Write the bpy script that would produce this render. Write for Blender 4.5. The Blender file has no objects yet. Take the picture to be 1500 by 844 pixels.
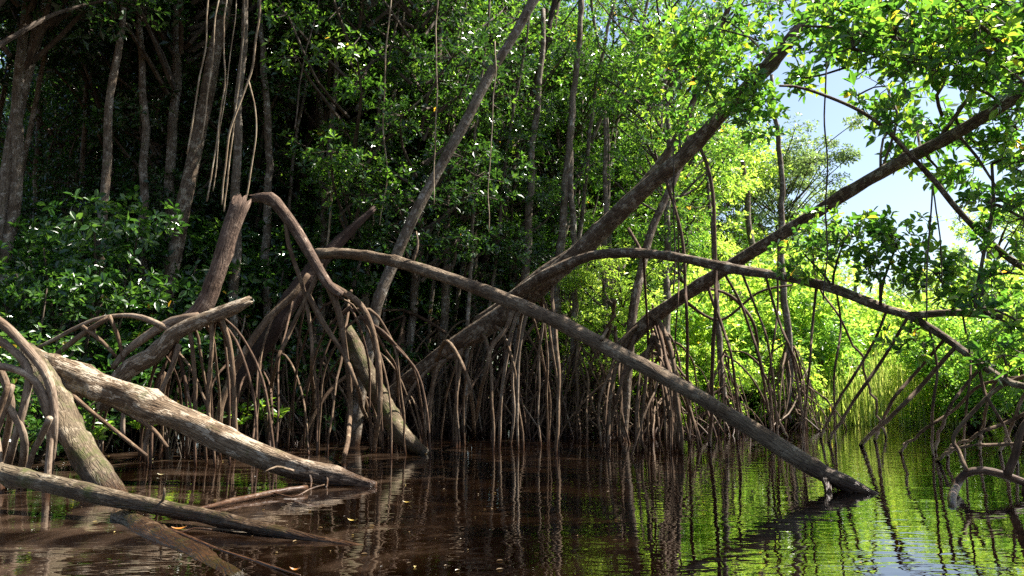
import bpy, math, random
import numpy as np

SC = bpy.context.scene
COL = SC.collection
F, HC = 1150.0, 1.4
PITCH = math.atan(138 / F)
CP, SP = math.cos(PITCH), math.sin(PITCH)
RNG = np.random.default_rng(11)
random.seed(5)


def at(px, py, Y):
    """world point that lies Y metres ahead of the boat in the direction of photo position (px, py)"""
    u, v = (px - 750) / F, (422 - py) / F
    dy, dz = CP - v * SP, SP + v * CP
    t = Y / dy
    return np.array((u * t, Y, HC + dz * t))


def on_water(px, py):
    v = (422 - py) / F
    dy, dz = CP - v * SP, SP + v * CP
    return at(px, py, -HC / dz * dy)


def path(pts, Y0, Y1=None):
    n = len(pts)
    out = []
    for i, p in enumerate(pts):
        if len(p) > 2:
            Y = p[2]
        else:
            Y = Y0 if Y1 is None else Y0 + (Y1 - Y0) * i / max(1, n - 1)
        out.append(at(p[0], p[1], Y))
    return np.array(out)


def px2m(w, Y):
    return w * Y / F


# ------------------------------------------------------------------ mesh accumulation
class MB:
    def __init__(self):
        self.v, self.q, self.t, self.bk, self.rq, self.rt, self.mq, self.mt = [], [], [], [], [], [], [], []
        self.n = 0

    def add(self, v, quads=None, tris=None, bk=None, rnd=None, mat=0):
        v = np.asarray(v, dtype=np.float64)
        self.v.append(v)
        self.bk.append(v if bk is None else bk)
        if quads is not None and len(quads):
            q = np.asarray(quads) + self.n
            self.q.append(q)
            self.rq.append(np.full(len(q), .5) if rnd is None else rnd)
            self.mq.append(np.full(len(q), mat))
        if tris is not None and len(tris):
            t = np.asarray(tris) + self.n
            self.t.append(t)
            self.rt.append(np.full(len(t), .5))
            self.mt.append(np.full(len(t), mat))
        self.n += len(v)

    def build(self, name, mats, parent=None, base=None, smooth=True):
        v = np.concatenate(self.v)
        if base is None:
            base = np.zeros(3)
        base = np.asarray(base, dtype=float)
        q = np.concatenate(self.q) if self.q else np.zeros((0, 4), int)
        t = np.concatenate(self.t) if self.t else np.zeros((0, 3), int)
        me = bpy.data.meshes.new(name)
        me.vertices.add(len(v))
        me.vertices.foreach_set('co', (v - base).astype(np.float32).ravel())
        loops = np.concatenate([q.ravel(), t.ravel()]).astype(np.int32)
        me.loops.add(len(loops))
        me.loops.foreach_set('vertex_index', loops)
        me.polygons.add(len(q) + len(t))
        ls = np.concatenate([np.arange(len(q)) * 4, len(q) * 4 + np.arange(len(t)) * 3]).astype(np.int32)
        me.polygons.foreach_set('loop_start', ls)
        mi = np.concatenate(self.mq + self.mt).astype(np.int32)
        me.polygons.foreach_set('material_index', mi)
        me.polygons.foreach_set('use_smooth', np.full(len(mi), smooth))
        a = me.attributes.new('bk', 'FLOAT_VECTOR', 'POINT')
        a.data.foreach_set('vector', np.concatenate(self.bk).astype(np.float32).ravel())
        a = me.attributes.new('rnd', 'FLOAT', 'FACE')
        a.data.foreach_set('value', np.concatenate(self.rq + self.rt).astype(np.float32))
        me.update(calc_edges=True)
        if not isinstance(mats, (list, tuple)):
            mats = [mats]
        for m in mats:
            me.materials.append(m)
        o = bpy.data.objects.new(name, me)
        COL.objects.link(o)
        if parent is not None:
            o.parent = parent
        else:
            o.location = base
        return o


def catmull(P, R, step):
    P, R = np.asarray(P, float), np.asarray(R, float)
    if len(P) == 2:
        P = np.array([P[0], (P[0] + P[1]) / 2, P[1]])
        R = np.array([R[0], (R[0] + R[1]) / 2, R[1]])
    Pe = np.vstack([2 * P[0] - P[1], P, 2 * P[-1] - P[-2]])
    outp, outr = [], []
    for i in range(len(P) - 1):
        p0, p1, p2, p3 = Pe[i], Pe[i + 1], Pe[i + 2], Pe[i + 3]
        n = max(2, int(np.linalg.norm(p2 - p1) / step))
        t = np.linspace(0, 1, n, endpoint=False)[:, None]
        c = .5 * (2 * p1 + (p2 - p0) * t + (2 * p0 - 5 * p1 + 4 * p2 - p3) * t ** 2 + (3 * p1 - p0 - 3 * p2 + p3) * t ** 3)
        outp.append(c)
        outr.append(R[i] + (R[i + 1] - R[i]) * t[:, 0])
    outp.append(P[-1:])
    outr.append(R[-1:])
    return np.vstack(outp), np.concatenate(outr)


def tube(mb, pts, rad, seg=10, step=.15, bump=.06, wob=.0, knots=0, jag=(0, 0), mat=0, rng=None):
    """a bark-skinned limb: radii per control point, uneven girth, knots, optional torn ends"""
    rng = rng or RNG
    pts = np.asarray(pts, float)
    rad = np.asarray(rad, float) if np.ndim(rad) else np.full(len(pts), float(rad))
    if len(rad) != len(pts):
        rad = np.interp(np.linspace(0, 1, len(pts)), np.linspace(0, 1, len(rad)), rad)
    P, R = catmull(pts, rad, step)
    n = len(P)
    seglen = np.linalg.norm(np.diff(P, axis=0), axis=1)
    L = np.concatenate([[0], np.cumsum(seglen)])
    if wob:
        for k in range(3):
            ph = rng.uniform(0, 6.28, 3)
            w = rng.uniform(.6, 2.2) * (k + 1)
            env = np.minimum(1, np.minimum(L, L[-1] - L) * 2)
            P = P + (wob / (k + 1)) * np.sin(L[:, None] * w + ph) * env[:, None]
    T = np.gradient(P, axis=0)
    T /= np.linalg.norm(T, axis=1)[:, None] + 1e-9
    N = np.zeros_like(P)
    ref = np.array([0, 0, 1.0]) if abs(T[0][2]) < .8 else np.array([1.0, 0, 0])
    nn = np.cross(T[0], ref)
    nn /= np.linalg.norm(nn)
    for i in range(n):
        nn = nn - T[i] * np.dot(nn, T[i])
        nn /= np.linalg.norm(nn) + 1e-9
        N[i] = nn
    B = np.cross(T, N)
    a = np.linspace(0, 2 * np.pi, seg, endpoint=False)
    A, LL = np.meshgrid(a, L)
    disp = np.zeros_like(A)
    for m, w, amp in ((1, 1.1, 1), (2, 2.3, .9), (3, 1.7, .6), (2, 5.1, .5), (4, 3.3, .4), (5, 8., .35), (6, 2.1, .3)):
        if m <= seg / 2:
            disp += amp * np.sin(m * A + rng.uniform(.6, 1.4) * w * LL + rng.uniform(0, 6.28)) * np.sin(rng.uniform(.3, .9) * w * LL + rng.uniform(0, 6.28))
    disp *= bump
    for k in range(knots):
        ka, kl = rng.uniform(0, 6.28), rng.uniform(0, L[-1])
        s = rng.uniform(.06, .14)
        da = np.angle(np.exp(1j * (A - ka)))
        disp += rng.uniform(.12, .3) * np.exp(-(da / .5) ** 2 - ((LL - kl) / s) ** 2)
    RR = R[:, None] * (1 + disp)
    for e, idx in ((jag[0], 0), (jag[1], n - 1)):
        if e >= .8 and R[idx] > .05:
            sg = -1 if idx == 0 else 1
            for k in range(11):
                aa = rng.uniform(0, 6.28)
                rr_ = R[idx] * rng.uniform(.35, .95)
                s0 = P[idx] + rr_ * (np.cos(aa) * N[idx] + np.sin(aa) * B[idx])
                ln = R[idx] * rng.uniform(.3, .95) * min(e, 1.2)
                e0 = s0 - sg * T[idx] * R[idx] * .6
                e1 = s0 + sg * T[idx] * ln + rng.normal(0, .12, 3) * ln
                w = R[idx] * rng.uniform(.16, .36)
                prisms(mb, e0[None], e1[None], w, w * .15, mat)
    V = P[:, None, :] + RR[..., None] * (np.cos(A)[..., None] * N[:, None, :] + np.sin(A)[..., None] * B[:, None, :])
    for e, idx in ((jag[0], 0), (jag[1], n - 1)):
        if e:
            sgn = -1 if idx == 0 else 1
            off = e * R[idx] * (rng.uniform(-.2, 1.0, seg)) 
            V[idx] += sgn * T[idx] * off[:, None]
    ro = rng.uniform(0, 20, 3)
    BK = np.stack([RR * np.cos(A), RR * np.sin(A), LL], -1) + ro
    V, BK = V.reshape(-1, 3), BK.reshape(-1, 3)
    i = np.arange(n - 1)[:, None] * seg
    j = np.arange(seg)[None]
    j2 = (j + 1) % seg
    quads = np.stack([i + j, i + j2, i + seg + j2, i + seg + j], -1).reshape(-1, 4)
    c0, c1 = len(V), len(V) + 1
    d0 = T[0] * R[0] * (.4 if jag[0] else -.3)
    d1 = -T[-1] * R[-1] * (.4 if jag[1] else -.3)
    V = np.vstack([V, P[0] + d0, P[-1] + d1])
    BK = np.vstack([BK, [ro], [ro + [0, 0, L[-1]]]])
    jj = np.arange(seg)
    tris = np.vstack([np.stack([np.full(seg, c0), (jj + 1) % seg, jj], -1),
                      np.stack([np.full(seg, c1), (n - 1) * seg + jj, (n - 1) * seg + (jj + 1) % seg], -1)])
    mb.add(V, quads, tris, bk=BK, mat=mat)
    return P


def norm(a):
    return a / (np.linalg.norm(a, axis=-1, keepdims=True) + 1e-9)


def leaves(mb, cen, axes, k, L, rng=None, oval=False, mat=0, tilt=(35, 95), crnd=None, wid=.46):
    """a rosette of k leaves at every twig end"""
    rng = rng or RNG
    nC = len(cen)
    axes = norm(axes)
    ref = np.where(np.abs(axes[:, 2:3]) < .9, np.array([[0, 0, 1.0]]), np.array([[1.0, 0, 0]]))
    e1 = norm(np.cross(axes, ref))
    e2 = np.cross(axes, e1)
    rep = lambda x: np.repeat(x, k, axis=0)
    N = nC * k
    idx = np.tile(np.arange(k), nC)
    phi = idx * 2.4 + np.repeat(rng.uniform(0, 6.28, nC), k) + rng.normal(0, .25, N)
    th = np.radians(rng.uniform(tilt[0], tilt[1], N))
    A, E1, E2 = rep(axes), rep(e1), rep(e2)
    rad = np.cos(phi)[:, None] * E1 + np.sin(phi)[:, None] * E2
    d = norm(np.cos(th)[:, None] * A + np.sin(th)[:, None] * rad)
    side = norm(np.cross(d, A + 1e-4))
    nor = np.cross(side, d)
    l = (L * rng.uniform(.65, 1.2, N))[:, None]
    w = l * rng.uniform(wid * .85, wid * 1.1, N)[:, None]
    base = rep(cen) + A * (rng.uniform(-.35, .2, N)[:, None] * l) + d * .12 * l
    roll = rng.normal(0, .35, N)[:, None]
    side, nor = side * np.cos(roll) + nor * np.sin(roll), nor * np.cos(roll) - side * np.sin(roll)
    down = np.array([[0, 0, -1.0]])
    tip = base + d * l + down * .12 * l
    lift = nor * w * .16
    cr = rng.uniform(0, 1, nC) if crnd is None else crnd
    rnd = np.clip(.5 * np.repeat(cr, k) + .5 * rng.uniform(0, 1, N), 0, .999)
    o = np.arange(N)[:, None]
    if oval:
        a1, a2 = base + d * l * .33, base + d * l * .70 + down * .03 * l
        V = np.stack([base, a1 + side * w * .5 + lift, a2 + side * w * .42 + lift, tip, a2 - side * w * .42 + lift, a1 - side * w * .5 + lift], 1).reshape(-1, 3)
        q = np.concatenate([o * 6 + np.array([[0, 1, 2, 3]]), o * 6 + np.array([[0, 3, 4, 5]])])
        mb.add(V, q, rnd=np.concatenate([rnd, rnd]), mat=mat)
    else:
        m = base + d * l * .55
        V = np.stack([base, m + side * w * .5 + lift, tip, m - side * w * .5 + lift], 1).reshape(-1, 3)
        mb.add(V, o * 4 + np.array([[0, 1, 2, 3]]), rnd=rnd, mat=mat)


def prisms(mb, a, b, r0, r1, mat=1):
    """many straight three-sided twigs at once"""
    a, b = np.asarray(a), np.asarray(b)
    d = norm(b - a)
    ref = np.where(np.abs(d[:, 2:3]) < .9, np.array([[0, 0, 1.0]]), np.array([[1.0, 0, 0]]))
    e1 = norm(np.cross(d, ref))
    e2 = np.cross(d, e1)
    r0 = np.broadcast_to(r0, (len(a),))[:, None]
    r1 = np.broadcast_to(r1, (len(a),))[:, None]
    ring = [math.cos(t) * e1 + math.sin(t) * e2 for t in (0, 2.094, 4.189)]
    V = np.stack([a + r * r0 for r in ring] + [b + r * r1 for r in ring], 1).reshape(-1, 3)
    o = np.arange(len(a))[:, None] * 6
    q = np.concatenate([o + np.array([[0, 1, 4, 3]]), o + np.array([[1, 2, 5, 4]]), o + np.array([[2, 0, 3, 5]])])
    mb.add(V, q, mat=mat)


def blob(c, r, n, rng, hollow=.35):
    d = norm(rng.normal(size=(n, 3)))
    s = rng.uniform(hollow ** 3, 1, n) ** (1 / 3)
    r = np.asarray(r, float)
    off = d * s[:, None]
    return c + off * r, norm(off * .8 + np.array([0, 0, .7]) + rng.normal(0, .35, (n, 3)))


# ------------------------------------------------------------------ materials
def newmat(name):
    m = bpy.data.materials.new(name)
    m.use_nodes = True
    nt = m.node_tree
    nt.nodes.clear()
    return m, nt, nt.nodes, nt.links


def ramp(N, stops, interp='LINEAR'):
    r = N.new('ShaderNodeValToRGB')
    r.color_ramp.interpolation = interp
    el = r.color_ramp.elements
    while len(el) < len(stops):
        el.new(.5)
    for e, (p, c) in zip(el, stops):
        e.position = p
        e.color = (*c, 1) if len(c) == 3 else c
    return r


def bark(name, dark, mid, light, lichen=.35, moss=0., stretch=.14, bumps=.6, scale=1., rough=.85, wet=True, peel=0.):
    m, nt, N, L = newmat(name)
    out = N.new('ShaderNodeOutputMaterial')
    bs = N.new('ShaderNodeBsdfPrincipled')
    L.new(bs.outputs[0], out.inputs[0])
    at_ = N.new('ShaderNodeAttribute'); at_.attribute_name = 'bk'
    mp = N.new('ShaderNodeMapping'); mp.inputs['Scale'].default_value = (scale, scale, stretch * scale)
    L.new(at_.outputs['Vector'], mp.inputs['Vector'])
    n1 = N.new('ShaderNodeTexNoise'); n1.inputs['Scale'].default_value = 38; n1.inputs['Detail'].default_value = 5; n1.inputs['Roughness'].default_value = .65
    L.new(mp.outputs[0], n1.inputs['Vector'])
    vo = N.new('ShaderNodeTexVoronoi'); vo.feature = 'DISTANCE_TO_EDGE'; vo.inputs['Scale'].default_value = 26
    L.new(mp.outputs[0], vo.inputs['Vector'])
    n2 = N.new('ShaderNodeTexNoise'); n2.inputs['Scale'].default_value = 7 * scale; n2.inputs['Detail'].default_value = 6; n2.inputs['Roughness'].default_value = .7
    L.new(at_.outputs['Vector'], n2.inputs['Vector'])
    n3 = N.new('ShaderNodeTexNoise'); n3.inputs['Scale'].default_value = 2.6; n3.inputs['Detail'].default_value = 4
    L.new(at_.outputs['Vector'], n3.inputs['Vector'])
    r1 = ramp(N, [(.32, dark), (.62, mid)])
    L.new(n1.outputs[0], r1.inputs[0])
    r2 = ramp(N, [(.62 - lichen * .3, (0, 0, 0)), (.66 - lichen * .2, (1, 1, 1))])
    L.new(n2.outputs[0], r2.inputs[0])
    mx = N.new('ShaderNodeMix'); mx.data_type = 'RGBA'
    L.new(r2.outputs[0], mx.inputs['Factor']); L.new(r1.outputs[0], mx.inputs['A']); mx.inputs['B'].default_value = (*light, 1)
    # large brown patches scattered at random
    r3 = ramp(N, [(.4, (1, 1, 1)), (.66, (.42, .34, .27))])
    L.new(n3.outputs[0], r3.inputs[0])
    mu = N.new('ShaderNodeMix'); mu.data_type = 'RGBA'; mu.blend_type = 'MULTIPLY'; mu.inputs['Factor'].default_value = .8
    L.new(mx.outputs['Result'], mu.inputs['A']); L.new(r3.outputs[0], mu.inputs['B'])
    col = mu.outputs['Result']
    # cracks between the bark plates
    rc = ramp(N, [(.0, (.25, .2, .16)), (.09, (1, 1, 1))])
    L.new(vo.outputs['Distance'], rc.inputs[0])
    mc = N.new('ShaderNodeMix'); mc.data_type = 'RGBA'; mc.blend_type = 'MULTIPLY'; mc.inputs['Factor'].default_value = .55
    L.new(col, mc.inputs['A']); L.new(rc.outputs[0], mc.inputs['B'])
    col = mc.outputs['Result']
    geo = N.new('ShaderNodeNewGeometry')
    sx = N.new('ShaderNodeSeparateXYZ'); L.new(geo.outputs['Position'], sx.inputs[0])
    if peel:
        np_ = N.new('ShaderNodeTexNoise'); np_.inputs['Scale'].default_value = 7.5; np_.inputs['Detail'].default_value = 9; np_.inputs['Roughness'].default_value = .68
        mp2 = N.new('ShaderNodeMapping'); mp2.inputs['Scale'].default_value = (1, 1, .4); mp2.inputs['Location'].default_value = (7, 3, 1)
        L.new(at_.outputs['Vector'], mp2.inputs['Vector']); L.new(mp2.outputs[0], np_.inputs['Vector'])
        rp = ramp(N, [(.60 - peel * .2, (0, 0, 0)), (.615 - peel * .2, (1, 1, 1))])
        L.new(np_.outputs[0], rp.inputs[0])
        mpz = N.new('ShaderNodeMix'); mpz.data_type = 'RGBA'
        L.new(rp.outputs[0], mpz.inputs['Factor']); L.new(col, mpz.inputs['A']); mpz.inputs['B'].default_value = (.36, .295, .215, 1)
        col = mpz.outputs['Result']
    if moss:
        nm = N.new('ShaderNodeTexNoise'); nm.inputs['Scale'].default_value = 3.2; nm.inputs['Detail'].default_value = 8; nm.inputs['Roughness'].default_value = .7
        L.new(at_.outputs['Vector'], nm.inputs['Vector'])
        rm = ramp(N, [(.62 - moss * .3, (0, 0, 0)), (.74 - moss * .3, (1, 1, 1))])
        L.new(nm.outputs[0], rm.inputs[0])
        mm = N.new('ShaderNodeMix'); mm.data_type = 'RGBA'
        L.new(rm.outputs[0], mm.inputs['Factor']); L.new(col, mm.inputs['A']); mm.inputs['B'].default_value = (.07, .075, .022, 1)
        col = mm.outputs['Result']
    if wet:
        mr = N.new('ShaderNodeMapRange'); mr.inputs['From Min'].default_value = .03; mr.inputs['From Max'].default_value = .42
        ad = N.new('ShaderNodeMath'); ad.operation = 'MULTIPLY_ADD'; ad.inputs[1].default_value = .25
        sb = N.new('ShaderNodeMath'); sb.operation = 'SUBTRACT'; sb.inputs[1].default_value = .5
        L.new(n2.outputs[0], sb.inputs[0]); L.new(sb.outputs[0], ad.inputs[0]); L.new(sx.outputs['Z'], ad.inputs[2])
        L.new(ad.outputs[0], mr.inputs['Value'])
        mw = N.new('ShaderNodeMix'); mw.data_type = 'RGBA'
        L.new(mr.outputs[0], mw.inputs['Factor']); L.new(col, mw.inputs['B'])
        mk = N.new('ShaderNodeMix'); mk.data_type = 'RGBA'; mk.blend_type = 'MULTIPLY'; mk.inputs['Factor'].default_value = 1
        L.new(col, mk.inputs['A']); mk.inputs['B'].default_value = (.3, .19, .13, 1)
        L.new(mk.outputs['Result'], mw.inputs['A'])
        col = mw.outputs['Result']
        mrr = N.new('ShaderNodeMapRange'); mrr.inputs['From Min'].default_value = 0; mrr.inputs['From Max'].default_value = 1
        mrr.inputs['To Min'].default_value = .35; mrr.inputs['To Max'].default_value = rough
        L.new(mr.outputs[0], mrr.inputs['Value']); L.new(mrr.outputs[0], bs.inputs['Roughness'])
    else:
        bs.inputs['Roughness'].default_value = rough
    L.new(col, bs.inputs['Base Color'])
    bs.inputs['Specular IOR Level'].default_value = .25
    hs = N.new('ShaderNodeMath'); hs.operation = 'MULTIPLY_ADD'; hs.inputs[1].default_value = .8
    L.new(n1.outputs[0], hs.inputs[0])
    rcb = N.new('ShaderNodeMath'); rcb.operation = 'MINIMUM'; rcb.inputs[1].default_value = .12
    L.new(vo.outputs['Distance'], rcb.inputs[0])
    h2 = N.new('ShaderNodeMath'); h2.operation = 'MULTIPLY_ADD'; h2.inputs[1].default_value = 3.
    L.new(rcb.outputs[0], h2.inputs[0]); L.new(n2.outputs[0], h2.inputs[2])
    L.new(h2.outputs[0], hs.inputs[2])
    bp = N.new('ShaderNodeBump'); bp.inputs['Strength'].default_value = bumps; bp.inputs['Distance'].default_value = .025
    L.new(hs.outputs[0], bp.inputs['Height']); L.new(bp.outputs[0], bs.inputs['Normal'])
    return m


def leafmat(name, dark, mid, light, old=(.42, .26, .03), trans=.45, tcol=1.6, rough=.34, oldp=.985, gloss=.5):
    m, nt, N, L = newmat(name)
    out = N.new('ShaderNodeOutputMaterial')
    at_ = N.new('ShaderNodeAttribute'); at_.attribute_name = 'rnd'
    r = ramp(N, [(0, dark), (.5, mid), (oldp - .03, light), (oldp, old)])
    L.new(at_.outputs['Fac'], r.inputs[0])
    pb = N.new('ShaderNodeBsdfPrincipled')
    pb.inputs['Roughness'].default_value = rough
    pb.inputs['Specular IOR Level'].default_value = gloss
    L.new(r.outputs[0], pb.inputs['Base Color'])
    tr = N.new('ShaderNodeBsdfTranslucent')
    mu = N.new('ShaderNodeMix'); mu.data_type = 'RGBA'; mu.blend_type = 'MULTIPLY'; mu.inputs['Factor'].default_value = 1
    L.new(r.outputs[0], mu.inputs['A']); mu.inputs['B'].default_value = (1.45 * tcol, 1.35 * tcol, .85 * tcol, 1)
    L.new(mu.outputs['Result'], tr.inputs['Color'])
    mx = N.new('ShaderNodeMixShader'); mx.inputs[0].default_value = trans
    L.new(pb.outputs[0], mx.inputs[1]); L.new(tr.outputs[0], mx.inputs[2])
    L.new(mx.outputs[0], out.inputs[0])
    return m


BARK_GREY = bark('bark_grey', (.075, .058, .043), (.23, .185, .135), (.38, .345, .29), lichen=.3, moss=.05)
BARK_LEAN = bark('bark_brown_grey', (.055, .038, .026), (.175, .125, .082), (.33, .28, .21), lichen=.38, moss=.05, bumps=.9)
BARK_PALE = bark('bark_bleached', (.085, .055, .034), (.25, .185, .118), (.33, .26, .18), lichen=.3, moss=.1, peel=.32, bumps=1., stretch=.1)
BARK_LOG = bark('bark_weathered_log', (.08, .058, .04), (.21, .155, .1), (.3, .235, .16), lichen=.25, moss=.0, bumps=.8)
BARK_OLIVE = bark('bark_olive_log', (.075, .058, .036), (.18, .14, .088), (.28, .23, .16), lichen=.3, moss=.35, bumps=.8)
BARK_MOSSY = bark('bark_mossy', (.07, .052, .03), (.16, .12, .072), (.26, .21, .14), lichen=.25, moss=.45, bumps=.8)
BARK_DARK = bark('bark_dark_rotten', (.03, .02, .015), (.085, .052, .038), (.12, .08, .06), lichen=.1, bumps=.9)
BARK_STUMP = bark('bark_stump', (.06, .038, .027), (.18, .12, .085), (.29, .215, .16), lichen=.25, bumps=1., stretch=.08)
ROOT = bark('bark_root', (.075, .048, .03), (.2, .135, .082), (.29, .215, .14), lichen=.2, bumps=.4)
ROOT_PALE = bark('bark_root_pale', (.15, .11, .075), (.29, .22, .16), (.36, .29, .21), lichen=.3, bumps=.35)
ROOT_BROWN = bark('bark_root_brown', (.055, .034, .022), (.14, .085, .052), (.23, .155, .1), lichen=.15, bumps=.4)
TWIG = bark('twig_bark', (.05, .04, .03), (.13, .1, .075), (.2, .16, .12), lichen=.2, bumps=.2, wet=False)
LIANA = bark('liana_bark', (.22, .16, .1), (.38, .3, .2), (.45, .38, .28), lichen=.3, bumps=.2, wet=False)

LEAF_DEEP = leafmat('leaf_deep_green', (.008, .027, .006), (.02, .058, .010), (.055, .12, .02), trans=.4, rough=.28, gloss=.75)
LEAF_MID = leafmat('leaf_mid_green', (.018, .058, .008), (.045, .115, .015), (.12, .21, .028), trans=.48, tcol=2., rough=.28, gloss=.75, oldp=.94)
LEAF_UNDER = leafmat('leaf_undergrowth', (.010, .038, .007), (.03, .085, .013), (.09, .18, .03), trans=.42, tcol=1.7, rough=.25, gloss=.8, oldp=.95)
LEAF_SUNLIT = leafmat('leaf_sunlit_green', (.06, .13, .02), (.16, .265, .042), (.31, .40, .085), trans=.6, tcol=1.9, oldp=.96)  # paler leaf kind, with sunlight through the leaves put into its colour
LEAF_SUN = leafmat('leaf_half_sunlit_green', (.03, .085, .014), (.085, .175, .03), (.22, .32, .06), trans=.58, tcol=2.2, rough=.3, gloss=.6, oldp=.96)  # green between mid and palest, some of the sun's glow painted in
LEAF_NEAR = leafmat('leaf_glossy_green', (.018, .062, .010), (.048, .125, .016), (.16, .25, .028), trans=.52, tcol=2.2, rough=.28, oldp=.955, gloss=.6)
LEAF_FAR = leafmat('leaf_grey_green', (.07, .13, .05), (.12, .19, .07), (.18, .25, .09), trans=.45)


# ------------------------------------------------------------------ object helpers
def tag(o, label, cat, group=None, kind=None):
    o['label'] = label
    o['category'] = cat
    if group:
        o['group'] = group
    if kind:
        o['kind'] = kind
    return o


def thing(name, label, cat, base, group=None):
    o = bpy.data.objects.new(name, None)
    o.empty_display_size = .2
    COL.objects.link(o)
    o.location = base
    return tag(o, label, cat, group)


def copy_tree(root, loc, rz, label, group=None, scale=1.0):
    r = root.copy()
    COL.objects.link(r)
    r.location = loc
    r.rotation_euler = (0, 0, rz)
    r.scale = (scale,) * 3
    r['label'] = label
    if group:
        r['group'] = group
    for ch in root.children:
        c = ch.copy()
        COL.objects.link(c)
        c.parent = r
    return r


def widths(ws, P):
    """photo widths at each control point -> radii"""
    ws = np.interp(np.linspace(0, 1, len(P)), np.linspace(0, 1, len(ws)), ws)
    return ws * P[:, 1] / F / 2 * .8


def limb(name, pts, ws, Y0, Y1, mat, parent, base, **kw):
    mb = MB()
    P = path(pts, Y0, Y1)
    tube(mb, P, widths(ws, P), **kw)
    o = mb.build(name, mat, parent, base)
    return o, P


def sink(P, px, py):
    """end a root at the water place (px, py), running a little below the surface"""
    w = on_water(px, py)
    return np.vstack([P, w, w + np.array([0, 0, -.45])])


def canopy(name, parent, base, clumps, limbs, L=.13, k=6, mats=None, seed=1, oval=True, twig=.010, tilt=(30, 95), wid=.46, up=.7):
    """leaf rosettes gathered in clumps, joined back to the limbs by branching twigs. clump: (px, py, Y, rx px, rz px, twig ends)"""
    rng = np.random.default_rng(seed)
    mb = MB()
    LP = np.vstack(limbs) if limbs else None
    for (px, py, Y, rx, rz, n) in clumps:
        c = at(px, py, Y)
        r = np.array([px2m(rx, Y), px2m((rx + rz) / 2, Y) * .8, px2m(rz, Y)])
        C, A = blob(c, r, n, rng)
        C += rng.normal(0, .05, C.shape)
        leaves(mb, C, A, k, L, rng, oval=oval, mat=0, tilt=tilt, wid=wid)
        # twigs: every end joins the nearest end closer to the clump's heart
        dist = np.linalg.norm((C - c) / r, axis=1)
        order = np.argsort(dist)
        Cs = np.vstack([c, C[order]])
        par = np.zeros(len(C), int)
        for i in range(1, len(Cs)):
            dd = np.linalg.norm(Cs[:i] - Cs[i], axis=1) + .25 * np.linalg.norm(Cs[:i] - c, axis=1)
            par[i - 1] = int(np.argmin(dd))
        a = Cs[par]
        b = Cs[1:]
        mid = (a + b) / 2 + rng.normal(0, .035, a.shape)
        lev = np.exp(-dist[order])
        prisms(mb, a, mid, twig * (.5 + lev), twig * (.4 + .8 * lev), 1)
        prisms(mb, mid, b, twig * (.4 + .8 * lev), twig * .4, 1)
        if LP is not None:
            j = np.argmin(np.linalg.norm(LP - c, axis=1))
            d = np.linalg.norm(LP[j] - c)
            if d > .1:
                m1 = LP[j] * .6 + c * .4 + rng.normal(0, .08, 3) * d + np.array([0, 0, .08 * d])
                tube(mb, [LP[j], m1, c], [twig * 2.4, twig * 2, twig * 1.4], seg=5, step=.25, mat=1, rng=rng, wob=.03)
    return mb.build(name, mats or [LEAF_NEAR, TWIG], parent, base, smooth=False)


# ------------------------------------------------------------------ camera, sun, sky
cam = bpy.data.objects.new('camera', bpy.data.cameras.new('camera'))
COL.objects.link(cam)
cam.location = (0, 0, HC)
cam.rotation_euler = (math.pi / 2 + PITCH, 0, 0)
cam.data.sensor_width = 36
cam.data.lens = F / 1500 * 36
cam.data.clip_start = .05
cam.data.clip_end = 3000
SC.camera = cam

SUN_EL, SUN_AZ = math.radians(55), math.radians(75)      # azimuth clockwise from straight ahead
sd = np.array([math.sin(SUN_AZ) * math.cos(SUN_EL), math.cos(SUN_AZ) * math.cos(SUN_EL), math.sin(SUN_EL)])
sun = bpy.data.objects.new('sun', bpy.data.lights.new('sun', 'SUN'))
COL.objects.link(sun)
sun.data.energy = 5.0
sun.data.angle = math.radians(.53)
sun.data.color = (1, .945, .86)
from mathutils import Vector
sun.rotation_euler = Vector(sd).to_track_quat('Z', 'Y').to_euler()
sun.location = (20, 10, 60)

W = bpy.data.worlds.new('World')
SC.world = W
W.use_nodes = True
wn = W.node_tree.nodes
bg = wn['Background']
sky = wn.new('ShaderNodeTexSky')
sky.sky_type = 'NISHITA'
sky.sun_disc = False
sky.sun_elevation = SUN_EL
sky.sun_rotation = SUN_AZ
sky.air_density = 1.0
sky.dust_density = 1.8
W.node_tree.links.new(sky.outputs[0], bg.inputs[0])
bg.inputs[1].default_value = .065

SC.view_settings.view_transform = 'Standard'
SC.view_settings.look = 'None'
SC.view_settings.exposure = 1.85
SC.view_settings.gamma = 1
SC.view_settings.use_curve_mapping = False
cy = SC.cycles
cy.max_bounces = 5
cy.diffuse_bounces = 2
cy.glossy_bounces = 2
cy.transmission_bounces = 4
cy.transparent_max_bounces = 6
cy.caustics_reflective = False
cy.caustics_refractive = False
cy.sample_clamp_indirect = 4
cy.use_denoising = False

# ------------------------------------------------------------------ the setting: bed and banks, water
def bank_height(x, y):
    # creek channel: shallow on the left, mud flats under the mangroves, reed flat at the far end
    edge = 23.5 + 1.2 * np.sin(x * .35) + .8 * np.sin(x * .9 + 1) + np.where(x > 5, (x - 5) * .55, 0)
    far = np.clip((y - edge) / 3.0, 0, 1)
    left = np.clip((-x - 6.5 - .12 * (y - 10)) / 3., 0, 1)
    right = np.clip((x - 13 - .1 * y) / 3., 0, 1)
    back = np.clip((-y - 14) / 4., 0, 1)
    up = np.maximum(np.maximum(far, left * .75), np.maximum(right, back))
    shal = np.clip((-x + 1) / 7, 0, 1)
    deep = -1.0 + .62 * shal
    h = deep + (.22 - deep) * up * up * (3 - 2 * up)
    return h + .05 * np.sin(x * 2.3 + y) * np.sin(y * 1.7 - x * .6) + .03 * np.sin(x * 5.1) * np.sin(y * 4.3)


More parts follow.
